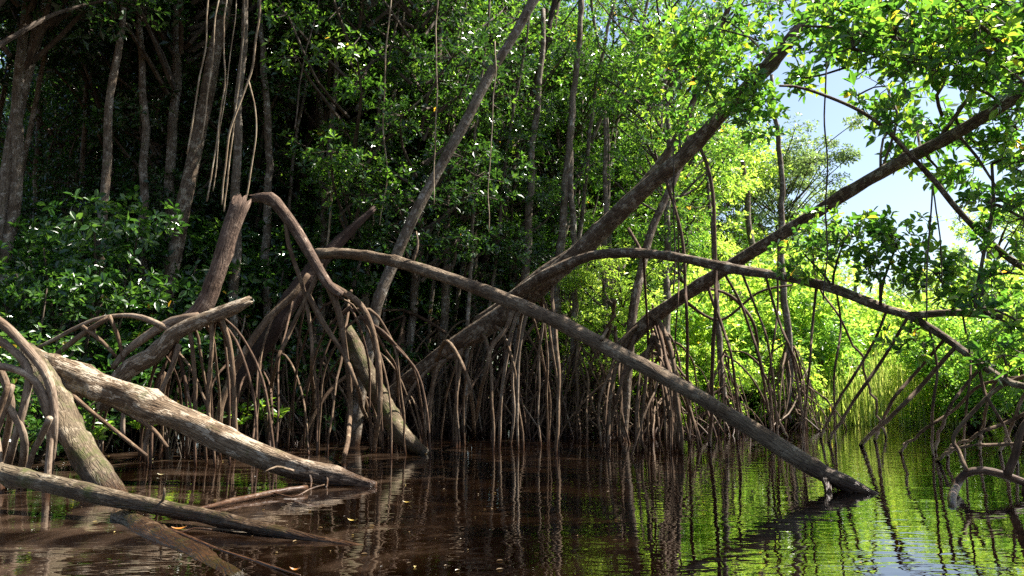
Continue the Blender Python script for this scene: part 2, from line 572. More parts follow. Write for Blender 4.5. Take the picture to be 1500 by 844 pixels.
gx = np.concatenate([np.linspace(-400, -40, 12), np.linspace(-38, 38, 180), np.linspace(40, 400, 12)])
gy = np.concatenate([np.linspace(-400, -30, 12), np.linspace(-28, 60, 200), np.linspace(64, 400, 12)])
GX, GY = np.meshgrid(gx, gy)
GZ = bank_height(GX, GY)
mb = MB()
nx = len(gx)
i = np.arange(len(gy) - 1)[:, None] * nx
j = np.arange(nx - 1)[None]
mb.add(np.stack([GX, GY, GZ], -1).reshape(-1, 3), np.stack([i + j, i + j + 1, i + nx + j + 1, i + nx + j], -1).reshape(-1, 4))
m, nt, N, L = newmat('mud')
out = N.new('ShaderNodeOutputMaterial'); bs = N.new('ShaderNodeBsdfPrincipled'); L.new(bs.outputs[0], out.inputs[0])
tc = N.new('ShaderNodeTexCoord')
n1 = N.new('ShaderNodeTexNoise'); n1.inputs['Scale'].default_value = 1.3; n1.inputs['Detail'].default_value = 9; n1.inputs['Roughness'].default_value = .7
L.new(tc.outputs['Object'], n1.inputs['Vector'])
r = ramp(N, [(.3, (.022, .014, .009)), (.55, (.06, .038, .022)), (.75, (.11, .07, .04))])
L.new(n1.outputs[0], r.inputs[0]); L.new(r.outputs[0], bs.inputs['Base Color'])
bs.inputs['Roughness'].default_value = .7
bp = N.new('ShaderNodeBump'); bp.inputs['Strength'].default_value = .7; bp.inputs['Distance'].default_value = .08
L.new(n1.outputs[0], bp.inputs['Height']); L.new(bp.outputs[0], bs.inputs['Normal'])
g = mb.build('ground', m)
g['kind'] = 'structure'
g['label'] = 'dark mud bed and banks of the creek under the mangroves'

m, nt, N, L = newmat('tannin_water')
out = N.new('ShaderNodeOutputMaterial')
tc = N.new('ShaderNodeTexCoord')
mp = N.new('ShaderNodeMapping'); mp.inputs['Scale'].default_value = (.55, 1.25, 1)
L.new(tc.outputs['Object'], mp.inputs['Vector'])
w1 = N.new('ShaderNodeTexNoise'); w1.inputs['Scale'].default_value = 2.6; w1.inputs['Detail'].default_value = 2.0; w1.inputs['Distortion'].default_value = .6
w2 = N.new('ShaderNodeTexNoise'); w2.inputs['Scale'].default_value = 9; w2.inputs['Detail'].default_value = 1.5
w3 = N.new('ShaderNodeTexNoise'); w3.inputs['Scale'].default_value = .5; w3.inputs['Detail'].default_value = 2
for w in (w1, w2):
    L.new(mp.outputs[0], w.inputs['Vector'])
L.new(tc.outputs['Object'], w3.inputs['Vector'])
ma = N.new('ShaderNodeMath'); ma.operation = 'MULTIPLY_ADD'; ma.inputs[1].default_value = .22
L.new(w2.outputs[0], ma.inputs[0]); L.new(w1.outputs[0], ma.inputs[2])
mr = N.new('ShaderNodeMapRange'); mr.inputs['From Min'].default_value = .35; mr.inputs['From Max'].default_value = .65; mr.inputs['To Min'].default_value = .35; mr.inputs['To Max'].default_value = 1
L.new(w3.outputs[0], mr.inputs['Value'])
mm = N.new('ShaderNodeMath'); mm.operation = 'MULTIPLY'
L.new(ma.outputs[0], mm.inputs[0]); L.new(mr.outputs[0], mm.inputs[1])
bp = N.new('ShaderNodeBump'); bp.inputs['Strength'].default_value = .4; bp.inputs['Distance'].default_value = .022
L.new(mm.outputs[0], bp.inputs['Height'])
gl = N.new('ShaderNodeBsdfGlossy'); gl.inputs['Roughness'].default_value = .0; gl.inputs['Color'].default_value = (1, 1, 1, 1)
L.new(bp.outputs[0], gl.inputs['Normal'])
# silty water, with milky pools of sunlight painted in as paler patches
nz = N.new('ShaderNodeTexNoise'); nz.inputs['Scale'].default_value = .8; nz.inputs['Detail'].default_value = 4; nz.inputs['Distortion'].default_value = 1.2
L.new(tc.outputs['Object'], nz.inputs['Vector'])
rz = ramp(N, [(.38, (.003, .0011, .0005)), (.6, (.014, .0066, .003)), (.8, (.13, .082, .052))])
sxw = N.new('ShaderNodeSeparateXYZ'); L.new(tc.outputs['Object'], sxw.inputs[0])
# painted sun pools grow paler over the silty left shallows, darker rightward
shl = N.new('ShaderNodeMapRange'); shl.inputs['From Min'].default_value = 1.5; shl.inputs['From Max'].default_value = -4.5
shl.inputs['To Min'].default_value = -.08; shl.inputs['To Max'].default_value = .16
L.new(sxw.outputs['X'], shl.inputs['Value'])
sad = N.new('ShaderNodeMath'); sad.operation = 'ADD'
L.new(nz.outputs[0], sad.inputs[0]); L.new(shl.outputs[0], sad.inputs[1])
L.new(sad.outputs[0], rz.inputs[0])
df = N.new('ShaderNodeBsdfDiffuse'); L.new(rz.outputs[0], df.inputs['Color'])
tp = N.new('ShaderNodeBsdfTransparent'); tp.inputs['Color'].default_value = (.36, .165, .07, 1)
m1 = N.new('ShaderNodeMixShader'); m1.inputs[0].default_value = .42
L.new(tp.outputs[0], m1.inputs[1]); L.new(df.outputs[0], m1.inputs[2])
fr = N.new('ShaderNodeFresnel'); fr.inputs['IOR'].default_value = 2.2
L.new(bp.outputs[0], fr.inputs['Normal'])
m2 = N.new('ShaderNodeMixShader'); L.new(fr.outputs[0], m2.inputs[0]); L.new(m1.outputs[0], m2.inputs[1]); L.new(gl.outputs[0], m2.inputs[2])
L.new(m2.outputs[0], out.inputs[0])
mb = MB()
mb.add([(-390, -390, 0), (390, -390, 0), (390, 390, 0), (-390, 390, 0)], [(0, 1, 2, 3)])
w = mb.build('water', m)
w['kind'] = 'structure'
w['label'] = 'still tannin brown creek water mirroring the trees'

# ------------------------------------------------------------------ generators for mangroves
def prop_root(rng, base, h, ang, R, r, fork=True):
    """one prop root arching from the trunk at height h out to radius R and down into the mud"""
    mb = MB()
    d = np.array([math.cos(ang), math.sin(ang), 0])
    sdir = np.array([-d[1], d[0], 0])
    t = np.linspace(0, 1, 8)
    kick = rng.normal(0, .35)
    rr = R * (np.sin(t * np.pi / 2) ** rng.uniform(.6, 1.9))
    zz = h * (np.cos(t * np.pi / 2) ** rng.uniform(.7, 1.1)) - .5 * t
    P = base + d * rr[:, None] + sdir * (kick * R * t ** 2)[:, None]
    P[:, 2] = base[2] + zz
    tube(mb, P, np.linspace(r * 1.25, r * .8, 8), seg=6, step=.3, bump=.08, wob=.04, rng=rng)
    if fork:
        for q in range(int(rng.integers(0, 3))):
            k = int(rng.integers(2, 5))
            s = P[k]
            a2 = ang + rng.normal(0, .9)
            d2 = np.array([math.cos(a2), math.sin(a2), 0])
            R2 = rng.uniform(.2, .7)
            tt = np.linspace(0, 1, 5)
            Q = s + d2 * (R2 * np.sin(tt * np.pi / 2))[:, None]
            Q[:, 2] = s[2] + (base[2] - .5 - s[2]) * (1 - np.cos(tt * np.pi / 2) ** .9)
            tube(mb, Q, np.linspace(r * .75, r * .55, 5), seg=5, step=.35, bump=.08, wob=.03, rng=rng)
    return mb


def roots_for(parent, base, n, rng, hr=(1.2, 3.6), Rr=(.5, 2.4), r=.028, mat=None, name='prop_root'):
    base = np.asarray(base, float)
    for i in range(n):
        h = rng.uniform(*hr)
        R = rng.uniform(*Rr) * (.5 + .5 * h / hr[1])
        prop_root(rng, np.array([base[0], base[1], -.05]), h, rng.uniform(0, 6.283), R, r * rng.uniform(.55, 1.6)).build(name, mat or ROOT, parent, base)


def crown_mesh(seed, z0, z1, rad, nblob, ncl, L, mat, k=5, bulge=.8):
    """a tall uneven crown about the origin: clumps of twig ends round a few limbs"""
    rng = np.random.default_rng(seed)
    mb = MB()
    for b in range(nblob):
        z = z0 + (z1 - z0) * rng.uniform(0, 1) ** bulge
        a = rng.uniform(0, 6.283)
        rr = rad * math.sqrt(rng.uniform(.02, 1)) * (.55 + .6 * (z - z0) / (z1 - z0))
        c = np.array([rr * math.cos(a), rr * math.sin(a), z])
        s = rng.uniform(.45, 1.05)
        C, A = blob(c, (s * 1.25, s * 1.25, s * .6), int(ncl * rng.uniform(.6, 1.3)), rng, .2)
        leaves(mb, C, A, k, L, rng, oval=False, crnd=np.clip(rng.uniform(0, 1) * .5 + rng.uniform(0, .5, len(C)), 0, 1))
        st = np.array([rr * .1 * math.cos(a), rr * .1 * math.sin(a), z - rr * .8])
        tube(mb, [st, st * .45 + c * .55 + rng.normal(0, .15, 3), c], [.05, .035, .02], seg=5, step=.5, mat=1, rng=rng)
        sel = rng.choice(len(C), max(2, len(C) // 4), replace=False)
        prisms(mb, np.repeat(c[None], len(sel), 0), C[sel], .012, .006, 1)
    return mb, [mat, TWIG]


CROWNS = {}


def crown(kind, parent, off, rz=0., scale=1., name='crown'):
    """a shared crown mesh placed on a tree (every tree has its own crown object)"""
    if kind not in CROWNS:
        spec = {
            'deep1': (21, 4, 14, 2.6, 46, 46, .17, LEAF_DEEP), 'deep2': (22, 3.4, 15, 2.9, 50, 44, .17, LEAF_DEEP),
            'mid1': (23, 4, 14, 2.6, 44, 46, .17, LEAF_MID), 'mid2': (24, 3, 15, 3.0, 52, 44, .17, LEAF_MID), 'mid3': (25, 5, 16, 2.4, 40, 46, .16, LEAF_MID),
            'light1': (26, 2, 9, 2.6, 44, 48, .17, LEAF_SUNLIT), 'light2': (27, 1.5, 7, 3.0, 46, 48, .17, LEAF_SUN),
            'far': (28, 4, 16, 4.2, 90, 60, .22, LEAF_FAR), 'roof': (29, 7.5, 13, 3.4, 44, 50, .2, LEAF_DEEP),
        }[kind]
        mb, mats = crown_mesh(*spec)
        o = mb.build(name, mats, parent, smooth=False)
        CROWNS[kind] = o
    else:
        o = CROWNS[kind].copy()
        COL.objects.link(o)
        o.parent = parent
    o.location = off
    o.rotation_euler = (0, 0, rz)
    o.scale = (scale,) * 3
    return o


# ------------------------------------------------------------------ fallen logs in the water
def log(name, label, pts, ws, mat, jag=(0, 0), cat='fallen log', knots=10, stubs=(), seg=18, bump=.06, group=None, **kw):
    P = np.array([at(*p) for p in pts])
    base = P[len(P) // 2].copy()
    if not stubs:
        mb = MB()
        tube(mb, P, widths(ws, P), seg=seg, step=.09, bump=bump * 1.5, knots=int(knots * 1.6), jag=jag, **kw)
        return tag(mb.build(name, mat, None, base), label, cat, group)
    t = thing(name, label, cat, base, group)
    mb = MB()
    tube(mb, P, widths(ws, P), seg=seg, step=.09, bump=bump * 1.5, knots=int(knots * 1.6), jag=jag, **kw)
    mb.build('trunk', mat, t, base)
    for sp, sw, *nm in stubs:
        Q = np.array([at(*p) for p in sp])
        mb = MB()
        tube(mb, Q, widths(sw, Q), seg=7, step=.08, bump=.08, jag=(0, .8))
        mb.build(nm[0] if nm else 'branch_stub', mat, t, base)
    return t


log('fallen_log', 'long weathered grey log sloping down across the middle into the water',
    [(466, 372, 16.5), (520, 373, 15.9), (600, 389, 14.9), (700, 423, 13.9), (800, 464, 13.1), (900, 514, 12.4), (1000, 568, 11.8), (1100, 628, 11.2), (1190, 684, 10.7), (1240, 708, 10.4), (1285, 727, 10.15)],
    [20, 21, 22, 23, 25, 27, 28, 30, 32, 29, 12], BARK_LOG, jag=(.8, 0), knots=16, seg=20,
    stubs=[([(1205, 695, 10.6), (1212, 712, 10.4), (1214, 735, 10.2)], [17, 14, 12]),
           ([(604, 385, 14.85), (612, 360, 14.9), (610, 340, 15.0)], [6, 5, 3]),
           ([(880, 498, 12.4), (890, 482, 12.5)], [8, 5])])
log('fallen_log', 'thick pale log with flaking bark in the left foreground ending in the water',
    [(40, 520, 11.9), (75, 540, 11.8), (150, 569, 11.6), (250, 607, 11.4), (350, 654, 11.2), (430, 686, 11.1), (500, 700, 11.0), (550, 712, 10.85)],
    [38, 46, 50, 49, 47, 38, 26, 14], BARK_PALE, knots=18, seg=24, bump=.09,
    stubs=[([(452, 690, 11.0), (456, 705, 10.9), (452, 728, 10.7)], [5, 4, 3], 'twig'), ([(478, 692, 11), (480, 705, 10.9), (478, 716, 10.7)], [5, 4, 3], 'twig'),
           ([(430, 690, 10.9), (405, 684, 10.6), (386, 692, 10.4)], [5, 4, 2], 'twig')])
log('fallen_log', 'bark covered log in the lower left corner slipping under the brown water',
    [(-70, 672, 9.3), (0, 692, 9.0), (100, 714, 8.6), (200, 737, 8.2), (300, 757, 7.85), (400, 778, 7.42), (470, 793, 7.2), (560, 810, 6.95)],
    [36, 34, 33, 30, 26, 21, 18, 13], BARK_OLIVE, knots=14, seg=20,
    stubs=[([(236, 738, 8.05), (240, 728, 8.0), (241, 716, 7.98)], [6, 5, 4])])
log('tree_stump', 'knobbly slanting trunk base dropping into the water at far left',
    [(40, 515, 11.9), (62, 548, 11.6), (88, 602, 11.1), (118, 655, 10.75), (160, 714, 10.4), (195, 770, 10.0)],
    [34, 44, 46, 50, 52, 52], BARK_OLIVE, cat='stump', knots=16, seg=20, bump=.09)
log('mossy_log', 'mossy half sunken log end in the bottom left water',
    [(170, 755, 8.5), (185, 764, 8.2), (235, 790, 7.42), (285, 818, 6.85), (350, 866, 5.95)],
    [20, 38, 50, 54, 58], BARK_MOSSY, knots=8, seg=18, jag=(.5, 0), bump=.1)
log('driftwood_stick', 'thin bare stick floating from the mossy log toward the bottom edge',
    [(215, 768, 8.0), (260, 781, 7.5), (320, 805, 6.85), (380, 824, 6.35), (440, 843, 5.85)], [9, 8, 6, 5, 3], ROOT_PALE, cat='stick', knots=0, seg=8,
    stubs=[([(262, 781, 7.5), (285, 774, 7.6), (310, 776, 7.5)], [4, 3, 2], 'twig')])
log('driftwood_stick', 'sunken pale branch lying at the surface below the flaking log',
    [(285, 748, 8.75), (340, 735, 9.35), (400, 722, 9.95), (450, 714, 10.35)], [8, 10, 11, 8], ROOT_PALE, cat='stick', knots=4, seg=8,
    stubs=[([(400, 722, 9.95), (430, 728, 9.7), (455, 716, 9.9), (475, 710, 10.1)], [4, 3, 3, 2], 'twig')])
log('leaning_log', 'short mossy trunk leaning into the water beneath the bent broken pole',
    [(505, 480, 16.8), (520, 508, 16.8), (545, 560, 16.6), (570, 608, 16.4), (592, 642, 16.1), (625, 668, 15.7)],
    [26, 30, 33, 33, 32, 20], BARK_MOSSY, cat='log', knots=8, seg=16)

# rotten dark trunk behind the crossing
log('rotten_tree', 'dark rotten broken trunk crossing behind the end of the long grey log',
    [(547, 306, 17.0), (505, 345, 16.9), (470, 383, 16.8), (440, 422, 16.7), (405, 478, 16.6), (370, 530, 16.6), (338, 583, 16.6), (315, 640, 16.6), (305, 665, 16.6)],
    [10, 18, 27, 32, 33, 31, 29, 24, 20], BARK_DARK, jag=(1.2, 0), cat='dead tree', knots=10, seg=16)
# bent broken pole with drop roots
t = thing('broken_mangrove', 'pale bent broken pole with long drop roots standing in the water', 'broken tree', at(430, 640, 15.4))
b = np.array(t.location)
limb('trunk', [(372, 290), (396, 290), (412, 306), (436, 340), (462, 385), (482, 418), (500, 432)], [14, 26, 24, 22, 20, 18, 15], 15.4, 15.2, BARK_STUMP, t, b, seg=14, jag=(1.5, 0), knots=6)
for pts, ws, foot in (
        ([(484, 418), (520, 440), (540, 472), (552, 520), (557, 570), (556, 615)], [14, 12, 11, 10, 9], (549, 663)),
        ([(480, 416), (494, 450), (503, 500), (510, 560), (512, 620)], [15, 13, 11, 10, 9], (505, 686)),
        ([(418, 320), (428, 370), (445, 430), (455, 490), (456, 540)], [9, 8, 8, 7, 6], (460, 640)),
        ([(450, 430), (480, 480), (505, 520), (522, 570)], [11, 10, 9, 7], (548, 640)),
        ([(466, 400), (440, 450), (420, 495), (402, 548)], [9, 9, 8, 7], (392, 636))):
    mb = MB()
    P = sink(path(pts, 15.3), *foot)
    tube(mb, P, widths(ws + [ws[-1]] * 2, P), seg=8, step=.15, wob=.02)
    mb.build('drop_root', ROOT, t, b)
rng = np.random.default_rng(72)
for i in range(24):          # roots dropping in arches from the crossing trunks
    f = rng.uniform(0, 1)
    x0, y0, Ya = (478 - 115 * f, 378 + 160 * f, 16.7) if i % 2 else (486 + 60 * f, 425 + 55 * f, 15.6)
    x1 = x0 + rng.choice([-1, 1]) * rng.uniform(15, 110)
    Yb = rng.uniform(14.8, 17.5)
    yb = 560 + HC * F / Yb
    dy = yb - y0
    limb('drop_root', [(x0, y0, Ya), (x0 + (x1 - x0) * .45, y0 + dy * rng.uniform(.04, .2), Ya), (x0 + (x1 - x0) * .85, y0 + dy * .45, (Ya + Yb) / 2), (x1, yb + 10, Yb)],
         [rng.uniform(4, 8), rng.uniform(3, 6), 4, 4], Yb, Yb, (ROOT, ROOT_BROWN, ROOT_BROWN)[i % 3], t, b, seg=7, wob=.03)
log('fallen_branch', 'pale straight branch leaning against the dark rotten trunk',
    [(452, 402, 15.7), (430, 432, 15.6), (392, 468, 15.5), (355, 522, 15.4), (332, 570, 15.3), (318, 615, 15.2), (312, 650, 15.2)], [9, 13, 14, 13, 13, 12, 11], ROOT, cat='branch', knots=4, seg=10)

# snapped stump with spreading pale base
t = thing('broken_stump', 'tall snapped stump with a torn top and pale spreading base', 'stump', at(240, 600, 13.6))
b = np.array(t.location)
limb('trunk', [(352, 298), (344, 318), (332, 355), (318, 400), (302, 442), (282, 466), (255, 482)], [34, 32, 32, 31, 33, 34, 30], 13.9, 13.6, BARK_STUMP, t, b, seg=18, jag=(1.0, 0), knots=8)
limb('limb', [(366, 440), (345, 450), (318, 461), (285, 474), (252, 492), (228, 520), (196, 536), (165, 566), (150, 600)], [14, 22, 25, 26, 30, 28, 30, 26, 22], 13.2, 13.2, BARK_PALE, t, b, seg=16, jag=(1, 0), knots=10, bump=.12)
for pts, ws in (([(250, 484), (222, 470), (195, 462), (165, 463), (140, 470), (110, 484), (75, 500), (50, 512)], [12, 11, 9, 8, 8, 7, 6]),
                ([(290, 464), (255, 470), (215, 492), (185, 515), (165, 540)], [16, 18, 16, 13, 10]),
                ([(160, 465), (130, 485), (95, 510), (70, 530), (50, 545)], [9, 10, 10, 9, 8]),
                ([(232, 500), (212, 520), (196, 540), (182, 600), (180, 640)], [10, 8, 8, 8, 8]),
                ([(160, 462), (172, 490), (180, 520), (186, 560)], [7, 7, 6, 5]),
                ([(308, 452), (310, 500), (308, 560), (306, 620), (306, 650)], [9, 8, 8, 8, 8]),
                ([(322, 462), (335, 500), (342, 550), (344, 610), (345, 650)], [9, 9, 9, 9, 9]),
                ([(120, 478), (150, 500), (172, 525)], [8, 7, 6]), ([(275, 470), (285, 520), (287, 570), (285, 640)], [9, 8, 8, 8]),
                ([(262, 505), (250, 540), (232, 580), (215, 640), (212, 665)], [11, 9, 8, 8, 8])):
    limb('root', pts, ws, 13.2, 13.4, ROOT_PALE if ws[0] > 9 else ROOT, t, b, seg=9, wob=.015)

rng = np.random.default_rng(71)
for i in range(22):          # more roots arching down from the low limb
    f = rng.uniform(0, 1)
    x0, y0 = np.interp(f, [0, .4, .7, 1], [345, 285, 228, 165]), np.interp(f, [0, .4, .7, 1], [450, 474, 520, 560])
    x1 = x0 + rng.choice([-1, 1]) * rng.uniform(15, 95)
    Yb = rng.uniform(13.2, 15.2)
    yb = 560 + HC * F / Yb
    dy = yb - y0
    limb('root', [(x0, y0, 13.3), (x0 + (x1 - x0) * .45, y0 + dy * rng.uniform(.02, .22), 13.4), (x0 + (x1 - x0) * .85, y0 + dy * .5, (13.3 + Yb) / 2), (x1, yb + 10, Yb)],
         [rng.uniform(4, 9), rng.uniform(4, 7), 5, 5], Yb, Yb, (ROOT, ROOT_BROWN, ROOT_BROWN)[i % 3], t, b, seg=7, wob=.03)

# ------------------------------------------------------------------ mangrove beyond the left edge, roots bending into view
t = thing('mangrove_tree', 'mangrove at the left edge on thick smooth curved stilt roots', 'tree', at(-60, 700, 10.0))
b = np.array(t.location)
limb('trunk', [(-75, 470), (-90, 300), (-70, 120), (-95, -80)], [46, 40, 36, 30], 10.0, 10.2, BARK_GREY, t, b, seg=14)
for pts, ws, foot in (
        ([(-80, 455), (-30, 458), (5, 477), (42, 515), (68, 552), (78, 590), (78, 630)], [18, 17, 17, 17, 16, 15, 14], (66, 716)),
        ([(-80, 490), (-20, 492), (18, 515), (41, 545), (36, 590), (24, 640)], [16, 15, 14, 14, 14, 13], (6, 715)),
        ([(-80, 530), (-20, 533), (25, 541), (55, 562), (71, 600), (74, 640)], [14, 14, 13, 13, 13, 12], (68, 722)),
        ([(-40, 570), (2, 588), (24, 615), (36, 650)], [15, 14, 14, 13], (30, 716)),
        ([(73, 612), (60, 640), (46, 668)], [11, 11, 10], (34, 718)),
        ([(16, 565), (8, 595), (-4, 625), (-20, 670)], [14, 13, 12, 12], (-24, 720)),
        ([(-70, 560), (-30, 590), (-5, 640)], [14, 13, 12], (2, 722)),
        ([(-80, 500), (-40, 505), (-8, 530), (10, 570), (14, 610)], [15, 14, 13, 12], (-6, 712))):
    mb = MB()
    P = sink(path(pts, 10.0, 10.3), *foot)
    tube(mb, P, widths(ws + [ws[-1]] * 2, P), seg=12, step=.1, wob=.008, bump=.05, knots=2)
    mb.build('stilt_root', ROOT_PALE, t, b)
# thin sticks standing in the shallows near the logs
for lab, pts, ws, Y in (
        ('slender upright snag standing in the water behind the flaking log', [(240, 545), (232, 570), (222, 600), (210, 640), (206, 672)], [9, 9, 8, 7, 7], 15.2),
        ('thin tilted stick at the left edge in front of the curved roots', [(12, 563), (4, 590), (-8, 620), (-16, 660)], [10, 10, 9, 8], 9.3),
        ('grey stick lying low under the flaking log near the far left roots', [(95, 570), (130, 600), (180, 640), (215, 668)], [8, 8, 7, 7], 12.6),
        ('second low grey stick slanting into the water under the flaking log', [(150, 585), (195, 610), (225, 630), (245, 655)], [8, 8, 8, 7], 12.9)):
    log('driftwood_stick', lab, [(*p, Y) for p in pts], ws, ROOT, cat='stick', knots=2, seg=8)

# ------------------------------------------------------------------ the big leaning mangrove
t = thing('leaning_mangrove', 'big leaning mangrove sweeping from the root tangle up to the top right', 'tree', at(690, 620, 17.5))
b = np.array(t.location)
_, PL = limb('trunk', [(560, 585, 18.6), (630, 532, 18.2), (690, 492, 17.8), (740, 458, 17.4), (780, 430, 17.0), (850, 368, 16.3), (920, 298, 15.6), (1000, 230, 14.8), (1062, 163, 14.1), (1130, 92, 13.3), (1218, -15, 12.4), (1300, -120, 11.6)],
             [22, 28, 33, 35, 35, 33, 31, 29, 27, 26, 24, 22], 17, 12, BARK_LEAN, t, b, seg=18, knots=24, step=.12, bump=.1)
_, PS = limb('stem', [(700, 470, 17.8), (745, 440, 17.6), (800, 396, 17.4), (850, 362, 17.2), (905, 308, 17), (957, 252, 16.8), (995, 195, 16.6), (1030, 110, 16.3), (1060, 30, 16), (1100, -70, 15.6)], [20, 24, 22, 20, 18, 15, 13, 11, 10, 9], 17, 16, BARK_LEAN, t, b, seg=14, knots=6)
_, PM = limb('limb', [(752, 436, 16.9), (800, 404, 16.0), (862, 376, 15.2), (925, 371, 14.6), (1000, 379, 13.9), (1070, 393, 13.2), (1150, 406, 12.5), (1220, 423, 11.9), (1290, 450, 11.4), (1342, 465, 11.0)],
             [26, 22, 18, 17, 17, 17, 17, 17, 17, 16], 16, 11, BARK_LEAN, t, b, seg=14, knots=16, step=.1, bump=.1)
_, PMa = limb('limb', [(1335, 463, 11.0), (1395, 458, 10.7), (1450, 461, 10.4), (1500, 477, 10.1), (1560, 500, 9.8)], [13, 13, 13, 13, 12], 11, 10, BARK_LEAN, t, b, seg=12, knots=4)
_, PMb = limb('limb', [(1335, 464, 11.0), (1385, 495, 10.8), (1432, 530, 10.5), (1470, 556, 10.3), (1500, 566, 10.1), (1560, 572, 9.9)], [14, 14, 13, 13, 12, 11], 11, 10, BARK_LEAN, t, b, seg=12, knots=4)
for pts, ws, foot in (
        ([(1026, 218, 14.4), (1038, 250, 14.3), (1046, 300, 14.2), (1048, 400, 14.1), (1046, 480, 14)], [7, 7, 7, 7, 7], (1040, 655)),
        ([(975, 262, 15), (990, 310, 15), (1000, 355, 15), (1004, 420, 15), (1006, 480, 15)], [6, 6, 6, 6, 6], (1010, 645)),
        ([(985, 268, 15), (992, 330, 15), (994, 400, 15), (990, 480, 15)], [3, 3, 3, 3], (985, 645)),
        ([(750, 455, 16.6), (742, 480, 16.4), (720, 510, 16.2), (708, 560, 16)], [10, 9, 8, 7], (692, 640)),
        ([(640, 528, 17.8), (655, 500, 17.2), (680, 540, 16.8), (690, 580, 16.6)], [8, 8, 7, 7], (695, 642)),
        ([(920, 335, 15.4), (940, 370, 15.2), (944, 400, 15)], [7, 6, 5], (955, 640)),
        ([(1120, 400, 12.7), (1140, 470, 12.7), (1165, 540, 12.8)], [5, 5, 5], (1178, 640)),
        ([(1196, 416, 12.1), (1190, 480, 12.1), (1184, 560, 12.1)], [5, 5, 4], (1174, 660)),
        ([(1085, 395, 13), (1110, 460, 13), (1128, 520, 13)], [5, 4, 4], (1140, 645)),
        ([(1330, 464, 11.1), (1290, 530, 11.6), (1250, 590, 12.2)], [6, 6, 6], (1214, 648)),
        ([(1300, 452, 11.3), (1270, 520, 11.8), (1235, 575, 12.4)], [5, 5, 5], (1202, 642)),
        ([(1400, 508, 10.7), (1350, 565, 11.2), (1305, 610, 11.7)], [8, 8, 8], (1262, 652)),
        ([(1385, 495, 10.8), (1340, 550, 11.4), (1300, 600, 12)], [6, 6, 6], (1282, 645)),
        ([(1440, 535, 10.4), (1410, 570, 10.6), (1385, 610, 10.8)], [6, 6, 6], (1370, 660)),
        ([(1432, 530, 10.5), (1445, 580, 10.4), (1470, 620, 10.3)], [6, 6, 5], (1490, 680)),
        ([(1360, 478, 10.9), (1372, 540, 10.9), (1366, 600, 10.9)], [5, 5, 5], (1366, 668)),
        ([(1225, 425, 11.9), (1232, 480, 11.9), (1222, 560, 12.1)], [4, 4, 4], (1224, 650)),
        ([(1410, 460, 10.6), (1420, 530, 10.5), (1415, 600, 10.5)], [4, 4, 4], (1412, 676))):
    mb = MB()
    P = sink(np.array([at(*p) for p in pts]), *foot)
    tube(mb, P, widths(ws + [ws[-1]] * 2, P), seg=8, step=.14, wob=.008)
    mb.build('prop_root', ROOT_BROWN if ws[0] < 8 else ROOT, t, b)
rr = np.random.default_rng(77)
for i in range(20):
    f = rr.uniform(.0, 1)
    s = at(640 + 180 * f, 525 - 125 * f + 12, 17.9 - 1.2 * f)
    h = s[2] + .3
    mb = MB()
    a = rr.uniform(0, 6.28)
    R = rr.uniform(.1, 1.3)
    tt = np.linspace(0, 1, 6)
    P = s + np.array([math.cos(a), math.sin(a), 0]) * (R * np.sin(tt * 1.57))[:, None]
    P[:, 2] = s[2] - (s[2] + .45) * (1 - np.cos(tt * 1.57))
    tube(mb, P, np.linspace(.042, .03, 6) * rr.uniform(.7, 1.2), seg=6, step=.2, wob=.03)
    mb.build('prop_root', ROOT if i % 3 else ROOT_PALE, t, b)
canopy('crown', t, b, [
    (1075, 120, 13.4, 60, 60, 70), (1105, 165, 13.2, 45, 50, 50), (1030, 95, 13.9, 60, 40, 55), (1040, 40, 13.6, 70, 40, 60), (985, 60, 15, 70, 40, 50),
    (1110, 60, 14.8, 45, 30, 30), (960, 130, 15.6, 60, 40, 50), (1010, 190, 15, 40, 30, 26), (1250, -20, 13.6, 100, 40, 40), (1150, 0, 15, 60, 25, 26)], [PL, PS], L=.165, seed=41)

# foliage of the low arching limb
canopy('foliage', t, b, [
    (1240, 345, 11.2, 80, 45, 70), (1315, 355, 10.8, 60, 40, 50), (1180, 375, 11.8, 50, 28, 26), (1370, 400, 10.5, 50, 30, 34), (1290, 400, 11, 50, 22, 24),
    (1420, 430, 10.3, 60, 26, 30), (1470, 520, 10, 50, 30, 22), (1330, 500, 10.8, 40, 22, 16)], [PM, PMa, PMb], L=.145, seed=42)

# ------------------------------------------------------------------ the second leaning mangrove on the right
t = thing('leaning_mangrove', 'dark trunk slanting up to the right edge across the gap of sky', 'tree', at(960, 620, 17))
b = np.array(t.location)
_, PN = limb('trunk', [(900, 520, 17.6), (945, 475, 17), (985, 446, 16.4), (1040, 410, 15.5), (1082, 382, 14.9), (1150, 340, 13.9), (1220, 296, 12.9), (1290, 255, 11.9), (1350, 222, 11.1), (1400, 195, 10.4), (1450, 165, 9.8), (1520, 120, 9.2), (1600, 60, 8.6)],
             [26, 25, 24, 23, 22, 22, 22, 22, 21, 22, 23, 22, 20], 17, 9, BARK_LEAN, t, b, seg=16, knots=20, step=.1, bump=.1)
_, PN2 = limb('limb', [(1370, 212, 10.8), (1400, 170, 10.6), (1430, 130, 10.5), (1470, 105, 10.3), (1530, 80, 10.2)], [9, 8, 7, 6, 5], 10, 10, BARK_LEAN, t, b, seg=8)
_, PN3 = limb('limb', [(1380, 170, 10.4), (1372, 140, 10.3), (1385, 115, 10.3), (1350, 95, 10.2)], [7, 7, 6, 4], 10, 10, BARK_LEAN, t, b, seg=8)
